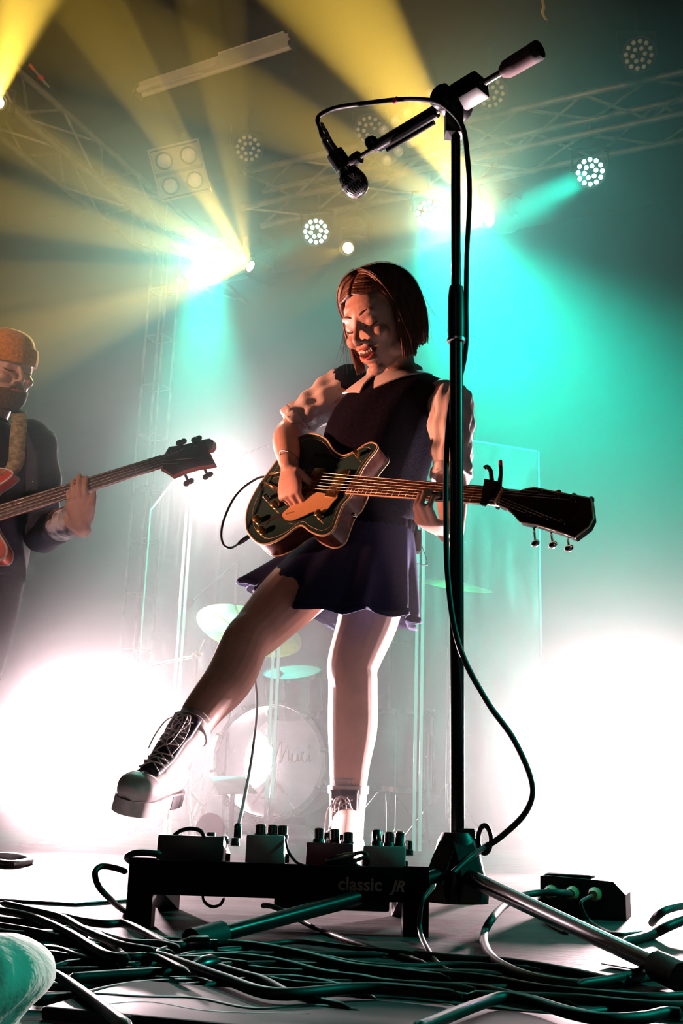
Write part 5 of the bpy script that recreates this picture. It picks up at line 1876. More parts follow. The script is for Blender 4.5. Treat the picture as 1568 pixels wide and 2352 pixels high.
    # pickups
    for pxp in ((722, 1111), (780, 1113)):
        x = (gpt(*pxp) - b0).dot(ax)
        bm = bmesh.new()
        add_box(bm, (x - 0.019, -0.043, 0.0), (x + 0.019, 0.043, 0.0105), NM, 0.0025)
        pk = finish(bm, 'pickup', 'gold', t, local=True, angle=40)
        bm = bmesh.new()
        add_box(bm, (x - 0.0225, -0.047, 0.0), (x + 0.0225, 0.047, 0.004), NM, 0.002)
        finish(bm, 'pickup_ring', 'black_plastic', pk, local=True, angle=40)
        sm = mesh_of(lambda b_: add_lathe(b_, [(0, 0.0), (0.003, 0.0), (0.0025, 0.0012), (0, 0.0014)], Matrix.Identity(4), 8))
        sm.materials.append(M['print_dark'])
        for r in range(6):
            for dx in (-0.010, 0.010):
                share('screw', sm, pk, NM @ Matrix.Translation((x + dx, -0.0285 + r * 0.0114, 0.0102)))
    # bridge, tailpiece
    bm = bmesh.new()
    add_box(bm, (-0.006, -0.036, 0.0), (0.006, 0.036, 0.013), NM, 0.003)
    finish(bm, 'bridge', 'chrome', t, local=True, angle=40)
    bm = bmesh.new()
    add_tube(bm, [nk(-0.065, 0.030, 0.008), nk(-0.035, 0.030, 0.010), nk(-0.035, -0.030, 0.010), nk(-0.065, -0.030, 0.008)], 0.004, 8)
    add_tube(bm, [nk(-0.065, 0.030, 0.008), nk(-0.125, 0.014, 0.006), nk(-0.125, -0.014, 0.006), nk(-0.065, -0.030, 0.008)], 0.004, 8)
    finish(bm, 'tailpiece', 'gold', t, local=True)
    # knobs
    for kx, ky, r, m in ((635, 1163, 0.0105, 'gold'), (595, 1197, 0.0105, 'gold'), (605, 1222, 0.0105, 'gold'), (737, 1186, 0.0100, 'gold'), (616, 1146, 0.008, 'chrome'), (823, 1046, 0.007, 'gold')):
        p = gpt(kx, ky)
        link('knob', mesh_of(lambda b_: add_lathe(b_, [(0, 0.0), (r * 1.05, 0.0), (r * 1.05, 0.003), (r * 0.92, 0.004), (r, 0.017), (r * 0.8, 0.0185), (0, 0.0185)], Matrix.Translation((p.x, p.y, 0)), 18)), m, t, local=True)
    p = gpt(853, 1150)
    bm = bmesh.new()
    q = gpt(792, 1168)
    add_lathe(bm, [(0, 0), (0.005, 0.0), (0.004, 0.008), (0.008, 0.012), (0.0, 0.014)], at_axis(Vector((q.x + 0.012, q.y - 0.002, -0.02)), Vector((1, -0.4, 0))), 12)
    finish(bm, 'strap_pin', 'chrome', t, local=True)
    # headstock
    hp = [(1152, 1124), (1172, 1129), (1194, 1130), (1214, 1124), (1230, 1122), (1281, 1133), (1334, 1142), (1358, 1147), (1361, 1166), (1364, 1192), (1354, 1212), (1321, 1237), (1291, 1225), (1232, 1207), (1196, 1201), (1183, 1186), (1166, 1170), (1147, 1163)]
    ho = [gpt(*p) for p in hp]
    ho2 = []
    for i, p in enumerate(ho):
        ho2 += [p, p.lerp(ho[(i + 1) % len(ho)], 0.5)]
    hs = slab('headstock', ho2, -0.012, 0.004, 'headstock_black', t)
    rim('binding', ho2, 0.003, 0.0020, 'binding', hs)
    p = gpt(1336, 1182)
    me = text_mesh('Gretsch', 0.017, Matrix.Translation((p.x, p.y, 0.0042)) @ Matrix.Rotation(math.radians(70), 4, 'Z'), 0.0002, 0.2)
    link('lettering', me, 'print_dark', hs, local=True, smooth=False)
    posts_t, posts_b = [(1245, 1135), (1283, 1145), (1320, 1154)], [(1218, 1187), (1256, 1196), (1296, 1206)]
    keys_t, keys_b = [(1271, 1126), (1306, 1134), (1346, 1142)], [(1222, 1236), (1262, 1239), (1299, 1247)]
    posts = []
    for (a, b) in list(zip(posts_t, keys_t)) + list(zip(posts_b, keys_b)):
        pa, pb = gpt(*a), gpt(*b)
        bm = bmesh.new()
        add_lathe(bm, [(0, 0.0), (0.0055, 0.0), (0.0055, 0.002), (0.0035, 0.003), (0.003, 0.013), (0.0, 0.014)], Matrix.Translation((pa.x, pa.y, 0.004)), 14)
        pg_ = finish(bm, 'tuner_post', 'chrome', t, local=True, angle=40)
        bm = bmesh.new()
        d = (pb - pa).normalized()
        e = Vector((pb.x, pb.y, -0.014))
        add_tube(bm, [Vector((pa.x, pa.y, -0.014)), e], 0.0025, 8)
        m3 = basis(d, Vector((-d.y, d.x, 0)), Vector((0, 0, 1)))
        add_sphere(bm, e + d * 0.004, (0.0085, 0.0105, 0.0050), m3, 14, 8)
        finish(bm, 'tuner_key', 'chrome', pg_, local=True)
        posts.append(pa)
    order = [0, 1, 2, 5, 4, 3]
    for i in range(6):
        y0, y1 = 0.026 - i * 0.0104, 0.0165 - i * 0.0066
        pe = posts[order[i]]
        bm = bmesh.new()
        add_tube(bm, [nk(-0.05, y0 * 0.9, 0.011), nk(0.0, y0, 0.0145), nk(L, y1, 0.0128), Vector((pe.x, pe.y, 0.009))], [0.00062 + 0.00008 * (5 - i)] * 4, 5)
        finish(bm, 'string', 'string', t, local=True)
    return NM, L


GNM, GL_ = guitar()


def capo():
    c = gpt(1128, 1143, 0.012)
    m = GM @ Matrix.Translation((c.x, c.y, 0.0))
    t = thing_m('capo', m, 'black spring capo with a pink tip clamped on the guitar neck near the headstock', 'capo')

    def L(px, py, z):
        q = gpt(px, py, 0.0)
        return Vector((q.x - c.x, q.y - c.y, z))
    bm = bmesh.new()
    add_rings(bm, [[L(1122, 1112, 0.014), L(1152, 1118, 0.014), L(1152, 1118, 0.021), L(1122, 1112, 0.021)], [L(1112, 1170, 0.014), L(1122, 1172, 0.014), L(1122, 1172, 0.020), L(1112, 1170, 0.020)]])
    link_bm(bm, 'bar', 'black_plastic', t)
    bm = bmesh.new()
    add_tube(bm, spline([L(1136, 1122, 0.012), L(1131, 1098, 0.006), L(1127, 1082, 0.002), L(1118, 1072, 0.0), L(1112, 1076, 0.0)], 5), 0.0052, 10)
    link_bm(bm, 'handle', 'black_plastic', t)
    bm = bmesh.new()
    add_tube(bm, [L(1151, 1124, 0.010), L(1147, 1085, -0.006), L(1144, 1064, -0.012)], [0.006, 0.0045, 0.0042], 10)
    h = link_bm(bm, 'handle', 'black_plastic', t)
    bm = bmesh.new()
    add_tube(bm, [L(1144, 1066, -0.0115), L(1141.5, 1050, -0.016)], 0.0046, 10)
    link_bm(bm, 'handle_tip', 'capo_pink', h)
    bm = bmesh.new()
    add_tube(bm, spline([L(1137, 1116, 0.012), L(1140, 1112, -0.012), L(1136, 1128, -0.030), L(1128, 1150, -0.030)], 5), 0.005, 8)
    link_bm(bm, 'jaw', 'black_plastic', t)


def link_bm(bm, name, m, parent):
    return finish(bm, name, m, parent, local=True, angle=50)


capo()


def guitar_cable():
    j0, j1 = GM @ gpt(573, 1231, -0.03), GM @ gpt(547, 1249, -0.03)
    d = (j1 - j0).normalized()
    t = thing('guitar_cable', j1, 'thin dark cable plugged into the green guitar and dropping to the pedals', 'cable')
    ln = (j1 - j0).length
    part_lathe('plug', [(0.0, 0.0), (0.004, 0.0), (0.0062, 0.004), (0.0062, ln * 0.7), (0.0040, ln), (0.0, ln)], at_axis(j0, d), 'black_metal', t, 14)
    a = 2.86
    pts = [j1, P(530, 1258, a), P(514, 1252, a), P(508, 1225, a + 0.02), P(516, 1188, a + 0.03), P(540, 1140, a + 0.05), P(575, 1108, a + 0.08), P(612, 1096, a + 0.12), P(660, 1130, a + 0.17), P(690, 1230, 3.12), P(668, 1340, 3.16),
           P(628, 1430, 3.12), P(590, 1500, 3.02), P(584, 1540, 2.9), P(590, 1620, 2.62), P(580, 1725, 2.3), P(562, 1830, 2.02), P(549, 1890, 1.88), P(545, 1912, 1.80)]
    part_tube('sheath', pts, 0.0031, 'cable', t, 8, smooth_n=6)
    part_lathe('plug', [(0.0, 0.0), (0.006, 0.0), (0.006, 0.018), (0.003, 0.022), (0.0, 0.022)], at_axis(P(545, 1925, 1.80), Vector((0, 0, 1))), 'black_metal', t, 12)


guitar_cable()


def belt_pack():
    p = P(954, 1244, 2.93)
    t = thing('belt_pack', p, 'small black wireless pack with a thin pale wire at the back of the skirt', 'wireless pack')
    part_box('case', (-0.014, -0.02, -0.030), (0.014, 0.02, 0.030), 'black_plastic', t, Matrix.Translation(p), 0.005)
    part_tube('wire', [p + Vector((0, 0, 0.028)), P(962, 1232, 2.93), P(970, 1258, 2.93), P(981, 1292, 2.93), P(975, 1298, 2.93), P(944, 1290, 2.95)], 0.0011, 'lace', t, 6, smooth_n=5)


belt_pack()
# ------------------------------------------------------------------ bass player
BLAT, BFRT = Vector((0.985, 0.17, 0)), Vector((0.17, -0.985, 0))
BS_L, BS_R = P(82, 1008, 3.98), P(-168, 1000, 3.92)
BCH = (BS_L + BS_R) / 2
BHEAD = P(16, 852, 3.92)
BHF = head_frame(BHEAD, (0.66, -0.68, -0.26), (0.10, -0.20, 0.97))
BK = 1.16
BEL_L, BWR_L = P(92, 1222, 3.92), P(168, 1196, 3.70)
# bass plane
BB = P(-40, 1192, 3.74)
_BN = P(372, 1062, 3.62)
BGX = (_BN - BB).normalized()
BGZ = Vector((0.05, -0.93, 0.30))
BGZ = (BGZ - BGX * BGZ.dot(BGX)).normalized()
BGY = BGZ.cross(BGX)
BGM = basis(BGX, BGY, BGZ, BB)


def bpt(px, py, lift=0.0):
    d = _ray(px, py)
    o = BB + BGZ * lift
    q = CAM + d * ((o - CAM).dot(BGZ) / d.dot(BGZ))
    l = BGM.inverted() @ q
    return Vector((l.x, l.y, lift))


def bassist():
    PELB = Vector((BCH.x + 0.0, BCH.y + 0.02, 0.93))
    t = thing('person', (PELB.x, PELB.y, 0), 'bass player in an orange beanie and dark jacket at the left edge', 'person')
    bm = bmesh.new()
    add_loft(bm, [(PELB - Z3 * 0.08, 0.12, 0.09, BLAT, BFRT), (PELB, 0.165, 0.11, BLAT, BFRT), (PELB.lerp(BCH, 0.35), 0.150, 0.10, BLAT, BFRT), (PELB.lerp(BCH, 0.75), 0.175, 0.115, BLAT, BFRT), (BCH, 0.165, 0.085, BLAT, BFRT), (BCH + Z3 * 0.06, 0.07, 0.06, BLAT, BFRT)], 5, 28)
    limb(bm, [BCH + Z3 * 0.03, BHF @ Vector((0, -0.02, -0.08))], [0.068, 0.062], 4)
    add_head(bm, BHF, BK, male=True)
    limb(bm, [BS_L - BLAT * 0.02, BS_L.lerp(BEL_L, 0.5) + BLAT * 0.02, BEL_L], [0.056, 0.050, 0.042])
    limb(bm, [BEL_L, BEL_L.lerp(BWR_L, 0.5), BWR_L], [0.043, 0.042, 0.030])
    er, wr_ = BS_R + Vector((-0.10, 0.02, -0.26)), BB + BGX * -0.22 + BGZ * 0.04
    limb(bm, [BS_R + BLAT * 0.02, BS_R.lerp(er, 0.5), er], [0.056, 0.050, 0.042])
    limb(bm, [er, wr_], [0.042, 0.030], 4)
    hand(bm, wr_, BGX * 0.7 - BGY * 0.5, -BGZ, BGY, [(30, 40, 30)] * 4, (0.6, 0.5, 0.5, 0.8, 0.2, 0.4, 0.9, 0, 0.3), 1.08)
    legs = []
    for s, fx, fy in ((1, 0.02, -0.10), (-1, -0.10, 0.12)):
        hip = PELB - Z3 * 0.03 + BLAT * (0.092 * s)
        ft = Vector((hip.x - 0.10 * s * 0 + fx - 0.06, hip.y + fy, 0.09))
        kn = hip.lerp(ft, 0.5) + BFRT * 0.03
        limb(bm, [hip, hip.lerp(kn, 0.5), kn, kn.lerp(ft, 0.4), ft], [0.092, 0.080, 0.062, 0.058, 0.042])
        legs.append((hip, kn, ft))
    # left hand over the neck
    c = bpt(178, 1138)
    dL = BGY * 0.92 + BGZ * 0.38 + BGX * 0.05
    W = BGM @ Vector((c.x, c.y - 0.125, -0.022))
    hand(bm, W, dL, -BGZ, BGX, [(14, 22, 22), (12, 24, 24), (14, 24, 22), (18, 26, 24)], (0.7, 0.5, -0.4, 0.8, 0.1, 0.5, 0.8, 0.0, 0.6), 1.12, 0.05)
    limb(bm, [BWR_L, W], [0.030, 0.028], 4)
    link('body', remeshed(bm, 0.0055, 4, 0.4), 'skin_light', t)
    face_parts(t, BHF, BK, 0.002)

    def wr2(v):
        return BHF @ (Vector(v) * BK)
    # beard: shell over jaw and chin
    bm = bmesh.new()
    R3 = BHF.to_3x3()
    add_loft(bm, [(wr2((0, 0.022, -0.058)), 0.064 * BK, 0.062 * BK, R3 @ Vector((1, 0, 0)), R3 @ Vector((0, 1, 0))), (wr2((0, 0.032, -0.078)), 0.057 * BK, 0.061 * BK, R3 @ Vector((1, 0, 0)), R3 @ Vector((0, 1, 0))),
                  (wr2((0, 0.040, -0.102)), 0.046 * BK, 0.057 * BK, R3 @ Vector((1, 0, 0)), R3 @ Vector((0, 1, 0))), (wr2((0, 0.048, -0.126)), 0.026 * BK, 0.040 * BK, R3 @ Vector((1, 0, 0)), R3 @ Vector((0, 1, 0)))], 4, 28, 2.4)
    finish(bm, 'beard', 'beard', t)
    part_tube('moustache', [wr2(p) for p in ((-0.030, 0.083, -0.062), (-0.014, 0.096, -0.049), (0, 0.0985, -0.047), (0.014, 0.096, -0.049), (0.030, 0.083, -0.062))], [0.003, 0.0055, 0.006, 0.0055, 0.003], 'beard', t, 8, smooth_n=4)
    # beanie
    bm = bmesh.new()
    ux, fx_, uz = R3 @ Vector((1, 0, 0)), R3 @ Vector((0, 1, 0)), R3 @ Vector((0, 0, 1))
    add_loft(bm, [(wr2((0, -0.016, 0.040)), 0.081 * BK, 0.101 * BK, ux, fx_), (wr2((0, -0.020, 0.085)), 0.080 * BK, 0.098 * BK, ux, fx_), (wr2((0, -0.026, 0.115)), 0.068 * BK, 0.082 * BK, ux, fx_), (wr2((0, -0.030, 0.132)), 0.042 * BK, 0.050 * BK, ux, fx_), (wr2((0, -0.032, 0.137)), 0.010 * BK, 0.012 * BK, ux, fx_)], 5, 60, 2.0, lambda f, a: 0.0012 * math.sin(a * 30))
    bn = finish(bm, 'beanie', 'beanie', t)
    bm = bmesh.new()
    add_loft(bm, [(wr2((0, -0.010, 0.024)), 0.083 * BK, 0.103 * BK, ux, fx_), (wr2((0, -0.010, 0.027)), 0.088 * BK, 0.108 * BK, ux, fx_), (wr2((0, -0.014, 0.060)), 0.090 * BK, 0.110 * BK, ux, fx_), (wr2((0, -0.016, 0.078)), 0.087 * BK, 0.106 * BK, ux, fx_), (wr2((0, -0.016, 0.080)), 0.082 * BK, 0.101 * BK, ux, fx_)], 3, 90, 2.0, lambda f, a: 0.0018 * math.sin(a * 34))
    finish(bm, 'beanie_fold', 'beanie', bn)
    # jacket
    bm = bmesh.new()
    fold = lambda f, a: 0.006 * math.sin(a * 5 + f * 8) + 0.004 * math.sin(a * 9 - f * 13)
    hem = P(0, 1335, 4.0).z
    add_loft(bm, [(Vector((PELB.x, PELB.y, hem)), 0.205, 0.155, BLAT, BFRT), (PELB + Z3 * 0.08, 0.200, 0.152, BLAT, BFRT), (PELB.lerp(BCH, 0.5), 0.195, 0.145, BLAT, BFRT), (PELB.lerp(BCH, 0.85), 0.200, 0.132, BLAT, BFRT), (BCH + Z3 * 0.01, 0.170, 0.098, BLAT, BFRT), (BCH + Z3 * 0.055, 0.092, 0.078, BLAT, BFRT)], 6, 44, 2.3, fold)
    add_sphere(bm, BS_L - BLAT * 0.015, (0.075, 0.078, 0.072))
    add_sphere(bm, BS_R + BLAT * 0.015, (0.075, 0.078, 0.072))
    link('jacket', remeshed(bm, 0.008, 5, 0.4), 'jacket', t)

    def slv(a, b, c_, r, f1):
        bm = bmesh.new()
        q = [a, a.lerp(b, 0.5) + BLAT * 0.015, b, b.lerp(c_, 0.5), b.lerp(c_, f1)]
        rr = [r, r * 0.92, r * 0.88, r * 0.80, r * 0.74]
        rows = spline(q, 7)
        rad = spl1(rr, 7)
        add_tube(bm, rows, [x + 0.004 * math.sin(i * 1.3) for i, x in enumerate(rad)], 24)
        return finish(bm, 'sleeve', 'jacket', t)
    s = slv(BS_L, BEL_L, BWR_L, 0.074, 0.62)
    slv(BS_R, er, wr_, 0.074, 0.8)
    cu0, cu1 = BEL_L.lerp(BWR_L, 0.42), BEL_L.lerp(BWR_L, 0.98)
    bm = bmesh.new()
    rows = [cu0.lerp(cu1, k / 10) for k in range(11)]
    add_tube(bm, rows, [0.052 + 0.006 * math.sin(k * 1.9) for k in range(11)], 24)
    finish(bm, 'shirt_cuff', mat('plaid', (0.75, 0.70, 0.72), 0.8, noise=1.0, nscale=26, color2=(0.03, 0.03, 0.07)), t)
    part_tube('collar', [BCH + Z3 * 0.055 + (BLAT * math.cos(a) * 0.085 + BFRT * math.sin(a) * 0.070) for a in (2 * math.pi * k / 24 for k in range(25))], 0.014, 'jacket', t, 10)
    # trousers
    for hip, kn, ft in legs:
        part_tube('trouser_leg', [hip + Z3 * 0.05, hip.lerp(kn, 0.5), kn, kn.lerp(ft, 0.5), ft - Z3 * 0.03], [0.112, 0.104, 0.084, 0.080, 0.072], 'trouser', t, 20, smooth_n=5)
        o = Vector((ft.x, ft.y, 0))
        mt = basis(BFRT, Z3.cross(BFRT), Z3, o)
        bm = bmesh.new()
        add_loft(bm, [(mt @ Vector((-0.07, 0, 0.04)), 0.032, 0.038, BLAT, Z3), (mt @ Vector((0.0, 0, 0.05)), 0.044, 0.050, BLAT, Z3), (mt @ Vector((0.12, 0, 0.035)), 0.050, 0.034, BLAT, Z3), (mt @ Vector((0.20, 0, 0.026)), 0.030, 0.022, BLAT, Z3)], 4, 20, 2.5)
        finish(bm, 'shoe', 'boot_black', t)
    return t


bassist()


def bass_guitar():
    t = thing_m('bass_guitar', BGM, 'red bass guitar with a long dark neck pointing right, held by the bass player', 'bass guitar')
    px = [(30, 1086), (14, 1104), (-14, 1124), (-20, 1160), (-16, 1200), (4, 1236), (16, 1260), (8, 1284), (-30, 1288), (-90, 1300), (-170, 1352), (-250, 1370), (-310, 1330), (-330, 1270), (-300, 1210), (-240, 1186), (-170, 1166), (-110, 1130), (-50, 1092), (0, 1076)]
    out = closed_spline([bpt(*p) for p in px], 4)
    b = slab('body', out, -0.040, 0.0, 'bass_red', t)
    rim('binding', out, 0.0, 0.0040, 'bass_cream', b)
    rim('binding', out, -0.040, 0.0034, 'bass_cream', b)
    pg = closed_spline([bpt(*p) for p in [(-4, 1150), (-14, 1200), (-60, 1240), (-130, 1262), (-180, 1300), (-120, 1290), (-40, 1270)]], 3)
    slab('pickguard', pg, 0.001, 0.003, 'bass_cream', t)
    b0, b1 = bpt(-60, 1199), bpt(374, 1061)
    ax = (b1 - b0).normalized()
    ay = Vector((-ax.y, ax.x, 0))
    NM = basis(ax, ay, Vector((0, 0, 1)), b0)
    L = (b1 - b0).length

    def nk(x, y, z):
        return NM @ Vector((x, y, z))

    def w_at(x):
        return 0.030 + (0.022 - 0.030) * x / L
    bm = bmesh.new()
    rings = []
    for k in range(7):
        x = (L + 0.01) * k / 6
        rings.append([nk(x, w_at(x) * math.cos(a), 0.004 - 0.022 * math.sin(a)) for a in (math.pi * q / 10 for q in range(11))])
    add_rings(bm, rings)
    finish(bm, 'neck', 'bass_red', t, local=True)
    bm = bmesh.new()
    add_rings(bm, [[nk(x, s * w_at(x), z) for s, z in ((1, 0.004), (1, 0.011), (-1, 0.011), (-1, 0.004))] for x in (0, L)])
    fb = finish(bm, 'fingerboard', 'bass_dark', t, local=True, smooth=False)
    for s in (-1, 1):
        bm = bmesh.new()
        add_tube(bm, [nk(0, s * w_at(0), 0.007), nk(L, s * w_at(L), 0.007)], 0.0026, 6)
        finish(bm, 'binding', 'bass_cream', fb, local=True)
    for k in range(1, 21):
        x = L - 0.86 * (1 - 2 ** (-k / 12.0))
        if x < 0.02:
            continue
        bm = bmesh.new()
        add_tube(bm, [nk(x, -w_at(x), 0.0112), nk(x, w_at(x), 0.0112)], 0.0011, 6)
        finish(bm, 'fret', 'string', fb, local=True)
    hp = [(372, 1050), (380, 1044), (390, 1028), (418, 1025), (442, 1019), (464, 1013), (482, 1009), (491, 1014), (492, 1025), (487, 1033), (478, 1036), (482, 1048), (493, 1068), (478, 1071), (464, 1072), (446, 1076), (428, 1081), (412, 1088), (398, 1094), (388, 1086), (378, 1080), (369, 1076)]
    ho = [bpt(*p) for p in hp]
    ho2 = []
    for i, p in enumerate(ho):
        ho2 += [p, p.lerp(ho[(i + 1) % len(ho)], 0.5)]
    hs = slab('headstock', ho2, -0.016, 0.006, 'bass_dark', t, 'bass_red')
    rim('binding', ho2, -0.012, 0.0038, 'bass_red', hs)
    posts, keys = [(417, 1034), (452, 1024), (414, 1070), (458, 1056)], [(413, 1013), (448, 1006), (428, 1099), (472, 1084)]
    pl = []
    for a, k in zip(posts, keys):
        pa, pk = bpt(*a), bpt(*k)
        bm = bmesh.new()
        add_lathe(bm, [(0, 0.0), (0.009, 0.0), (0.009, 0.003), (0.006, 0.004), (0.006, 0.016), (0.0, 0.017)], Matrix.Translation((pa.x, pa.y, 0.006)), 14)
        g = finish(bm, 'tuner_post', 'chrome', t, local=True, angle=40)
        d = (pk - pa).normalized()
        e = Vector((pk.x, pk.y, -0.016))
        bm = bmesh.new()
        add_tube(bm, [Vector((pa.x, pa.y, -0.016)), e], 0.0045, 8)
        sd = Vector((-d.y, d.x, 0))
        m3 = basis(d, sd, Vector((0, 0, 1)))
        add_sphere(bm, e + d * 0.006 + sd * 0.008, (0.012, 0.012, 0.005), m3, 12, 8)
        add_sphere(bm, e + d * 0.006 - sd * 0.008, (0.012, 0.012, 0.005), m3, 12, 8)
        finish(bm, 'tuner_key', 'bass_dark', g, local=True)
        pl.append(pa)
    for i, pe in enumerate([pl[0], pl[1], pl[3], pl[2]]):
        bm = bmesh.new()
        y0, y1 = 0.022 - i * 0.0147, 0.015 - i * 0.010
        add_tube(bm, [nk(-0.2, y0, 0.013), nk(0, y0, 0.016), nk(L, y1, 0.0145), Vector((pe.x, pe.y, 0.014))], 0.0011, 5)
        finish(bm, 'string', 'string', t, local=True)
    # strap over the left shoulder
    sp = [BGM @ bpt(18, 1090, -0.005), P(36, 1062, 3.78), P(40, 1010, 3.80), P(44, 962, 3.86), P(36, 940, 3.98), P(0, 960, 4.12)]
    q = spline(sp, 6)
    bm = bmesh.new()
    w = Vector((0.027, 0.004, 0.0))
    add_rings(bm, [[p - w, p + w, p + w + Vector((0, 0.004, 0.001)), p - w + Vector((0, 0.004, 0.001))] for p in q])
    finish(bm, 'strap', 'strap_tan', t)


bass_guitar()
# ------------------------------------------------------------------ drum shield and kit
def edge_mat():
    m = bpy.data.materials.new('acrylic_edge')
    m.use_nodes = True
    nt = m.node_tree
    nt.nodes.clear()
    out = nt.nodes.new('ShaderNodeOutputMaterial')
    tr, tl, gl = nt.nodes.new('ShaderNodeBsdfTransparent'), nt.nodes.new('ShaderNodeBsdfTranslucent'), nt.nodes.new('ShaderNodeBsdfGlossy')
    gl.inputs['Roughness'].default_value = 0.15
    m1, m2 = nt.nodes.new('ShaderNodeMixShader'), nt.nodes.new('ShaderNodeMixShader')
    m1.inputs[0].default_value, m2.inputs[0].default_value = 0.45, 0.2
    nt.links.new(tr.outputs[0], m1.inputs[1])
    nt.links.new(tl.outputs[0], m1.inputs[2])
    nt.links.new(m1.outputs[0], m2.inputs[1])
    nt.links.new(gl.outputs[0], m2.inputs[2])
    nt.links.new(m2.outputs[0], out.inputs['Surface'])
    return m


M['acrylic_edge'] = edge_mat()


def drum_shield():
    posts = [(306, 5.95), (398, 5.50), (624, 4.98), (960, 4.80), (1245, 5.02)]
    zt = [P(306, 1112, 5.95).z, P(398, 1084, 5.5).z, 0, 0, P(1243, 1040, 5.02).z]
    zt[2] = P(635, 1015, 4.98).z
    zt[3] = P(980, 1000, 4.80).z
    zc = sum(zt) / 5
    pts = []
    for (px, Y), z in zip(posts, zt):
        p = P(px, 1700, Y)
        pts.append(Vector((p.x, p.y, 0)))
    t = thing('drum_shield', pts[2], 'clear acrylic drum shield of hinged panels around the drum kit', 'drum shield')
    up = Z3
    for i in range(4):
        a, b = pts[i], pts[i + 1]
        d = (b - a).normalized()
        n = Vector((-d.y, d.x, 0)) * 0.003
        a2, b2 = a + d * 0.012, b - d * 0.012
        za, zb_ = zc, zc
        out = [a2 + Z3 * 0.01, b2 + Z3 * 0.01, b2 + Z3 * zb_, a2 + Z3 * za]
        if i == 0:
            out = [a2 + Z3 * 0.01, b2 + Z3 * 0.01, b2 + Z3 * zb_, a2 + d * 0.30 + Z3 * za, a2 + Z3 * (za - 0.10)]
        bm = bmesh.new()
        add_rings(bm, [[p - n for p in out], [p + n for p in out]])
        pn = finish(bm, 'panel', 'plexi', t, smooth=False)
        part_tube('panel_edge', [out[3 if i else 4], out[2]] if i else [out[4], out[3], out[2]], 0.005, 'acrylic_edge', pn, 6)
    for i, p in enumerate(pts):
        w = 0.016 if 0 < i < 4 else 0.008
        h = zc if i else zc - 0.10
        for s in ((-1, 1) if 0 < i < 4 else (0,)):
            part_box('hinge_strip', (-w * 0.45, -0.006, 0.0), (w * 0.45, 0.006, h), 'acrylic_edge', t, Matrix.Translation(p + Vector((s * w * 0.75, 0, 0))), 0.002)


drum_shield()

KD = Vector((-0.25, -0.97, 0.0)).normalized()       # the way the bass drum faces


def bass_drum():
    c = P(618, 1747, 5.80)
    r = 0.285
    x, y, z = frame(KD)
    m = basis(x, y, z, c)
    t = thing('bass_drum', (c.x, c.y, 0), 'large bass drum with handwriting across its clear front head, behind the shield', 'drum')
    bm = bmesh.new()
    add_lathe(bm, [(r * 0.97, -0.42), (r * 0.97, 0.0), (r * 0.955, 0.0), (r * 0.955, -0.42), (r * 0.97, -0.42)], m, 48, False)
    finish(bm, 'shell', 'drum_shell', t, angle=40)
    bm = bmesh.new()
    add_lathe(bm, [(r * 0.955, -0.03), (r * 1.03, -0.03), (r * 1.035, 0.012), (r * 0.975, 0.016), (r * 0.955, -0.03)], m, 48, False)
    finish(bm, 'hoop', 'steel', t, angle=40)
    bm = bmesh.new()
    add_lathe(bm, [(0.0, 0.004), (r * 0.97, 0.004), (r * 0.97, 0.006), (0.0, 0.006)], m, 48)
    finish(bm, 'drum_head', 'plexi', t, angle=40)
    for k in range(10):
        a = 2 * math.pi * (k + 0.3) / 10
        q = m @ Vector((r * 1.045 * math.cos(a), r * 1.045 * math.sin(a), 0.0))
        lg = part_tube('lug', [q + KD * 0.03, q - KD * 0.12], 0.0085, 'chrome', t, 8)
        part_tube('claw', [q + KD * 0.02 - (q - c).normalized() * 0.02, q + KD * 0.028 + (q - c).normalized() * 0.008], 0.009, 'chrome', lg, 8)
    # handwriting on the head
    st = [(0.02, -0.02), (0.035, 0.06), (0.05, 0.10), (0.055, 0.03), (0.05, -0.01), (0.075, 0.06), (0.09, 0.08), (0.092, 0.02), (0.10, 0.0), (0.112, 0.035), (0.115, 0.0), (0.13, 0.0), (0.138, 0.035), (0.142, 0.0), (0.158, 0.01), (0.166, 0.05), (0.158, 0.04), (0.17, 0.0), (0.185, 0.01), (0.20, 0.09), (0.198, 0.0), (0.21, 0.01)]
    sgn = 1.0 if (m.to_3x3() @ Vector((1, 0, 0))).x > 0 else -1.0
    sy = 1.0 if (m.to_3x3() @ Vector((0, 1, 0))).z > 0 else -1.0
    part_tube('handwriting', [m @ Vector((sgn * (px_ + 0.01), sy * (py_ * 0.9 + 0.0), 0.0075)) for px_, py_ in st], 0.0032, mat('marker', (0.45, 0.28, 0.20), 0.6, noise=0.1), t, 6, smooth_n=5)
    for s in (-1, 1):
        part_tube('spur', [c + x * (s * r * 0.9) - Z3 * 0.06 - KD * 0.06, Vector((c.x, c.y, 0)) + x * (s * (r + 0.13)) + KD * 0.04 + Z3 * 0.008], 0.007, 'chrome', t, 8)


bass_drum()
KL = P(556, 1742, 6.55)
floor_lamp(KL, CAM + Vector((0, 0, 0.3)), 'white spotlight shining through the clear bass drum', False, 0.19)
spot('kick_light', KL + (CAM - KL).normalized() * 0.02, CAM, 40, PINK, 90, 0.6, 0.05)


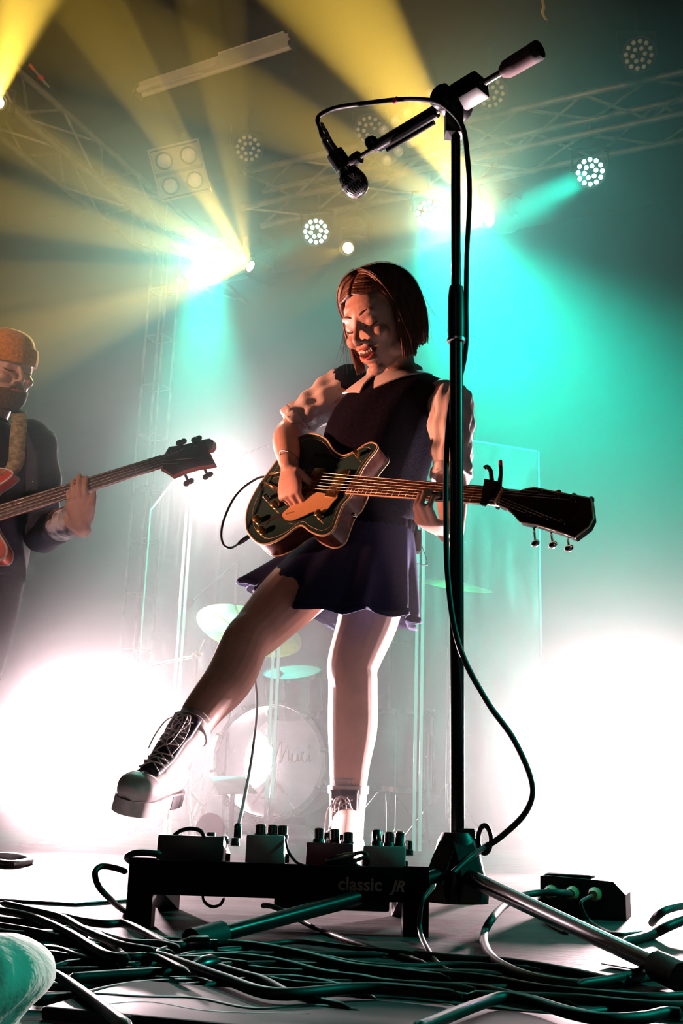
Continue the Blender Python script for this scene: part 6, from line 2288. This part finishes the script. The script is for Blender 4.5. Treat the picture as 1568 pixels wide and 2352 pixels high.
def drum(name, c, r, h, label, tilt=Vector((0, 0, 1)), legs=True, rod=None):
    t = thing(name, (c.x, c.y, 0), label, 'drum')
    m = at_axis(c, tilt)
    bm = bmesh.new()
    add_lathe(bm, [(r * 0.98, -h), (r, -h * 0.98), (r, 0), (r * 0.97, 0.0), (r * 0.97, -h), (r * 0.98, -h)], m, 36, False)
    finish(bm, 'shell', 'drum_shell', t, angle=40)
    part_lathe('drum_head', [(0.0, 0.002), (r * 0.99, 0.002), (r * 0.99, 0.005), (0.0, 0.006)], m, 'drum_skin', t, 36)
    for zz in (0.0, -h):
        bm = bmesh.new()
        add_lathe(bm, [(r * 1.0, zz - 0.012), (r * 1.045, zz - 0.012), (r * 1.045, zz + 0.010), (r * 1.0, zz + 0.010), (r, zz - 0.012)], m, 36, False)
        finish(bm, 'hoop', 'chrome', t, angle=40)
    for k in range(8):
        a = 2 * math.pi * k / 8
        part_tube('lug', [m @ Vector((r * 1.05 * math.cos(a), r * 1.05 * math.sin(a), 0.0)), m @ Vector((r * 1.05 * math.cos(a), r * 1.05 * math.sin(a), -h))], 0.005, 'chrome', t, 8)
    if legs:
        for k in range(3):
            a = 2 * math.pi * k / 3 - 1.2
            q = m @ Vector((r * 1.07 * math.cos(a), r * 1.07 * math.sin(a), -h * 0.4))
            part_tube('leg', [q + Z3 * 0.05, Vector((q.x, q.y, 0.06)), Vector((q.x + 0.03 * math.cos(a), q.y + 0.03 * math.sin(a), 0.005))], 0.008, 'chrome', t, 8)
    if rod:
        part_tube('mount', [m @ Vector((0, 0, -h)), rod], 0.012, 'chrome', t, 8)


drum('floor_tom', P(905, 1640, 5.95), 0.20, 0.38, 'dark floor tom on chrome legs behind the shield, right of the standing leg')
drum('rack_tom', P(672, 1546, 6.0), 0.15, 0.20, 'dark rack tom mounted above the bass drum', Vector((-0.1, -0.35, 0.93)), False, P(640, 1612, 6.0))


def cymbal(c, r, n, label, stand_to, boom=None):
    n = Vector(n).normalized()
    t = thing('cymbal', (stand_to.x, stand_to.y, 0), label, 'cymbal', 'cymbals behind the drum shield')
    m = at_axis(c, n)
    part_lathe('bronze', [(0.0, 0.030), (0.02, 0.029), (0.045, 0.014), (0.055, 0.010), (r * 0.6, 0.004), (r, -0.008), (r, -0.0095), (r * 0.6, 0.002), (0.055, 0.008), (0.0, 0.024)], m, 'brass', t, 48)
    part_tube('tilter', [c - n * 0.03, c + n * 0.055], 0.006, 'chrome', t, 8)
    part_lathe('wing_nut', [(0.0, 0.04), (0.012, 0.042), (0.012, 0.052), (0.0, 0.054)], m, 'chrome', t, 10)
    base = Vector((stand_to.x, stand_to.y, 0))
    topp = Vector((stand_to.x, stand_to.y, stand_to.z))
    part_tube('stand_pole', [base + Z3 * 0.12, topp], 0.011, 'chrome', t, 10)
    part_tube('boom', [topp, c - n * 0.02], 0.008, 'chrome', t, 8)
    for k in range(3):
        a = 2 * math.pi * k / 3 + 0.5
        part_tube('leg', [base + Z3 * 0.30, base + Vector((0.26 * math.cos(a), 0.26 * math.sin(a), 0.01))], 0.008, 'chrome', t, 8)


cymbal(P(574, 1443, 5.70), 0.275, (0.26, -0.52, 0.81), 'golden cymbal seen past the raised leg', P(640, 1500, 6.05))
cymbal(P(1046, 1342, 6.0), 0.20, (0.12, -0.30, 0.94), 'faint cymbal right of the microphone stand pole', P(1030, 1420, 6.25))
cymbal(P(892, 1470, 6.1), 0.17, (0.0, -0.12, 0.99), 'small cymbal on a tall chrome stand just right of the standing leg', P(896, 1480, 6.12))


def kit_mic_stand():
    a, j, b = P(346, 1528, 5.55), P(452, 1506, 5.7), P(437, 1820, 5.7)
    t = thing('short_boom_stand', (j.x, j.y, 0), 'short boom stand beside the bass drum behind the raised boot', 'microphone stand')
    base = Vector((j.x, j.y, 0))
    part_tube('pole', [base + Z3 * 0.12, j], 0.010, 'chrome', t, 10)
    part_tube('boom', [a, j + (j - a) * 0.12], 0.007, 'chrome', t, 8)
    part_lathe('joint', [(0, -0.03), (0.026, -0.02), (0.026, 0.02), (0, 0.03)], at_axis(j, Vector((0, 1, 0))), 'chrome', t, 12)
    for k, e in enumerate((Vector((-0.25, -0.12, 0)), Vector((0.06, -0.27, 0)), Vector((0.2, 0.2, 0)))):
        lg = part_tube('leg', [base + Z3 * 0.22, base + e + Z3 * 0.012], 0.008, 'chrome', t, 8)
        part_tube('rubber_foot', [base + e * 0.92 + Z3 * 0.028, base + e + Z3 * 0.010], 0.013, 'rubber', lg, 8)
    q = P(412, 1405, 5.9)
    part_tube('upper_boom', [j, P(470, 1470, 5.8)], 0.006, 'chrome', t, 8)


kit_mic_stand()


def drum_mic():
    a, b = P(415, 1404, 5.8), P(545, 1290, 5.9)
    t = thing('overhead_microphone', a, 'slim microphone on a thin boom above the short stand', 'microphone')
    d = (b - a).normalized()
    part_lathe('barrel', [(0, 0), (0.013, 0.0), (0.013, 0.07), (0.009, 0.09), (0, 0.09)], at_axis(a, d), 'black_metal', t, 12)
    part_tube('boom', [a + d * 0.08, b], 0.005, 'steel', t, 8)
    q = Vector((b.x, b.y, 0))
    part_tube('pole', [b, Vector((b.x, b.y, 0.01))], 0.008, 'steel', t, 8)


drum_mic()


def sheet_stand():
    q = [P(482, 1784, 5.25), P(562, 1786, 5.3), P(590, 1823, 5.1), P(502, 1825, 5.05)]
    t = thing('music_sheet', (q[3].x, q[3].y, 0), 'bright white sheet propped low on a stand in front of the bass drum', 'sheet')
    n = (q[1] - q[0]).cross(q[2] - q[0]).normalized() * 0.004
    bm = bmesh.new()
    add_rings(bm, [q, [p - n for p in q]])
    finish(bm, 'sheet', 'paper', t, smooth=False)
    c = sum(q, Vector()) / 4
    part_tube('prop', [c + Vector((0, 0.02, -0.01)), Vector((c.x, c.y + 0.05, 0.0))], 0.010, 'fixture', t, 8)


sheet_stand()


def round_floor_can():
    c = P(481, 1900, 3.4)
    t = thing('floor_can', (c.x, c.y, 0), 'small grey round can on the floor behind the pedalboard', 'stage light')
    r = 0.041
    m = at_axis(Vector((c.x, c.y, max(c.z, r + 0.004))), Vector((0.0, -1, 0.15)))
    part_lathe('housing', [(0, -0.09), (r * 0.8, -0.09), (r, -0.05), (r, 0.0), (r * 0.9, 0.004), (0, 0.004)], m, 'fixture', t, 24)
    part_tube('foot', [Vector((c.x - 0.03, c.y, 0.008)), Vector((c.x + 0.03, c.y, 0.008))], 0.008, 'fixture', t, 8)


round_floor_can()
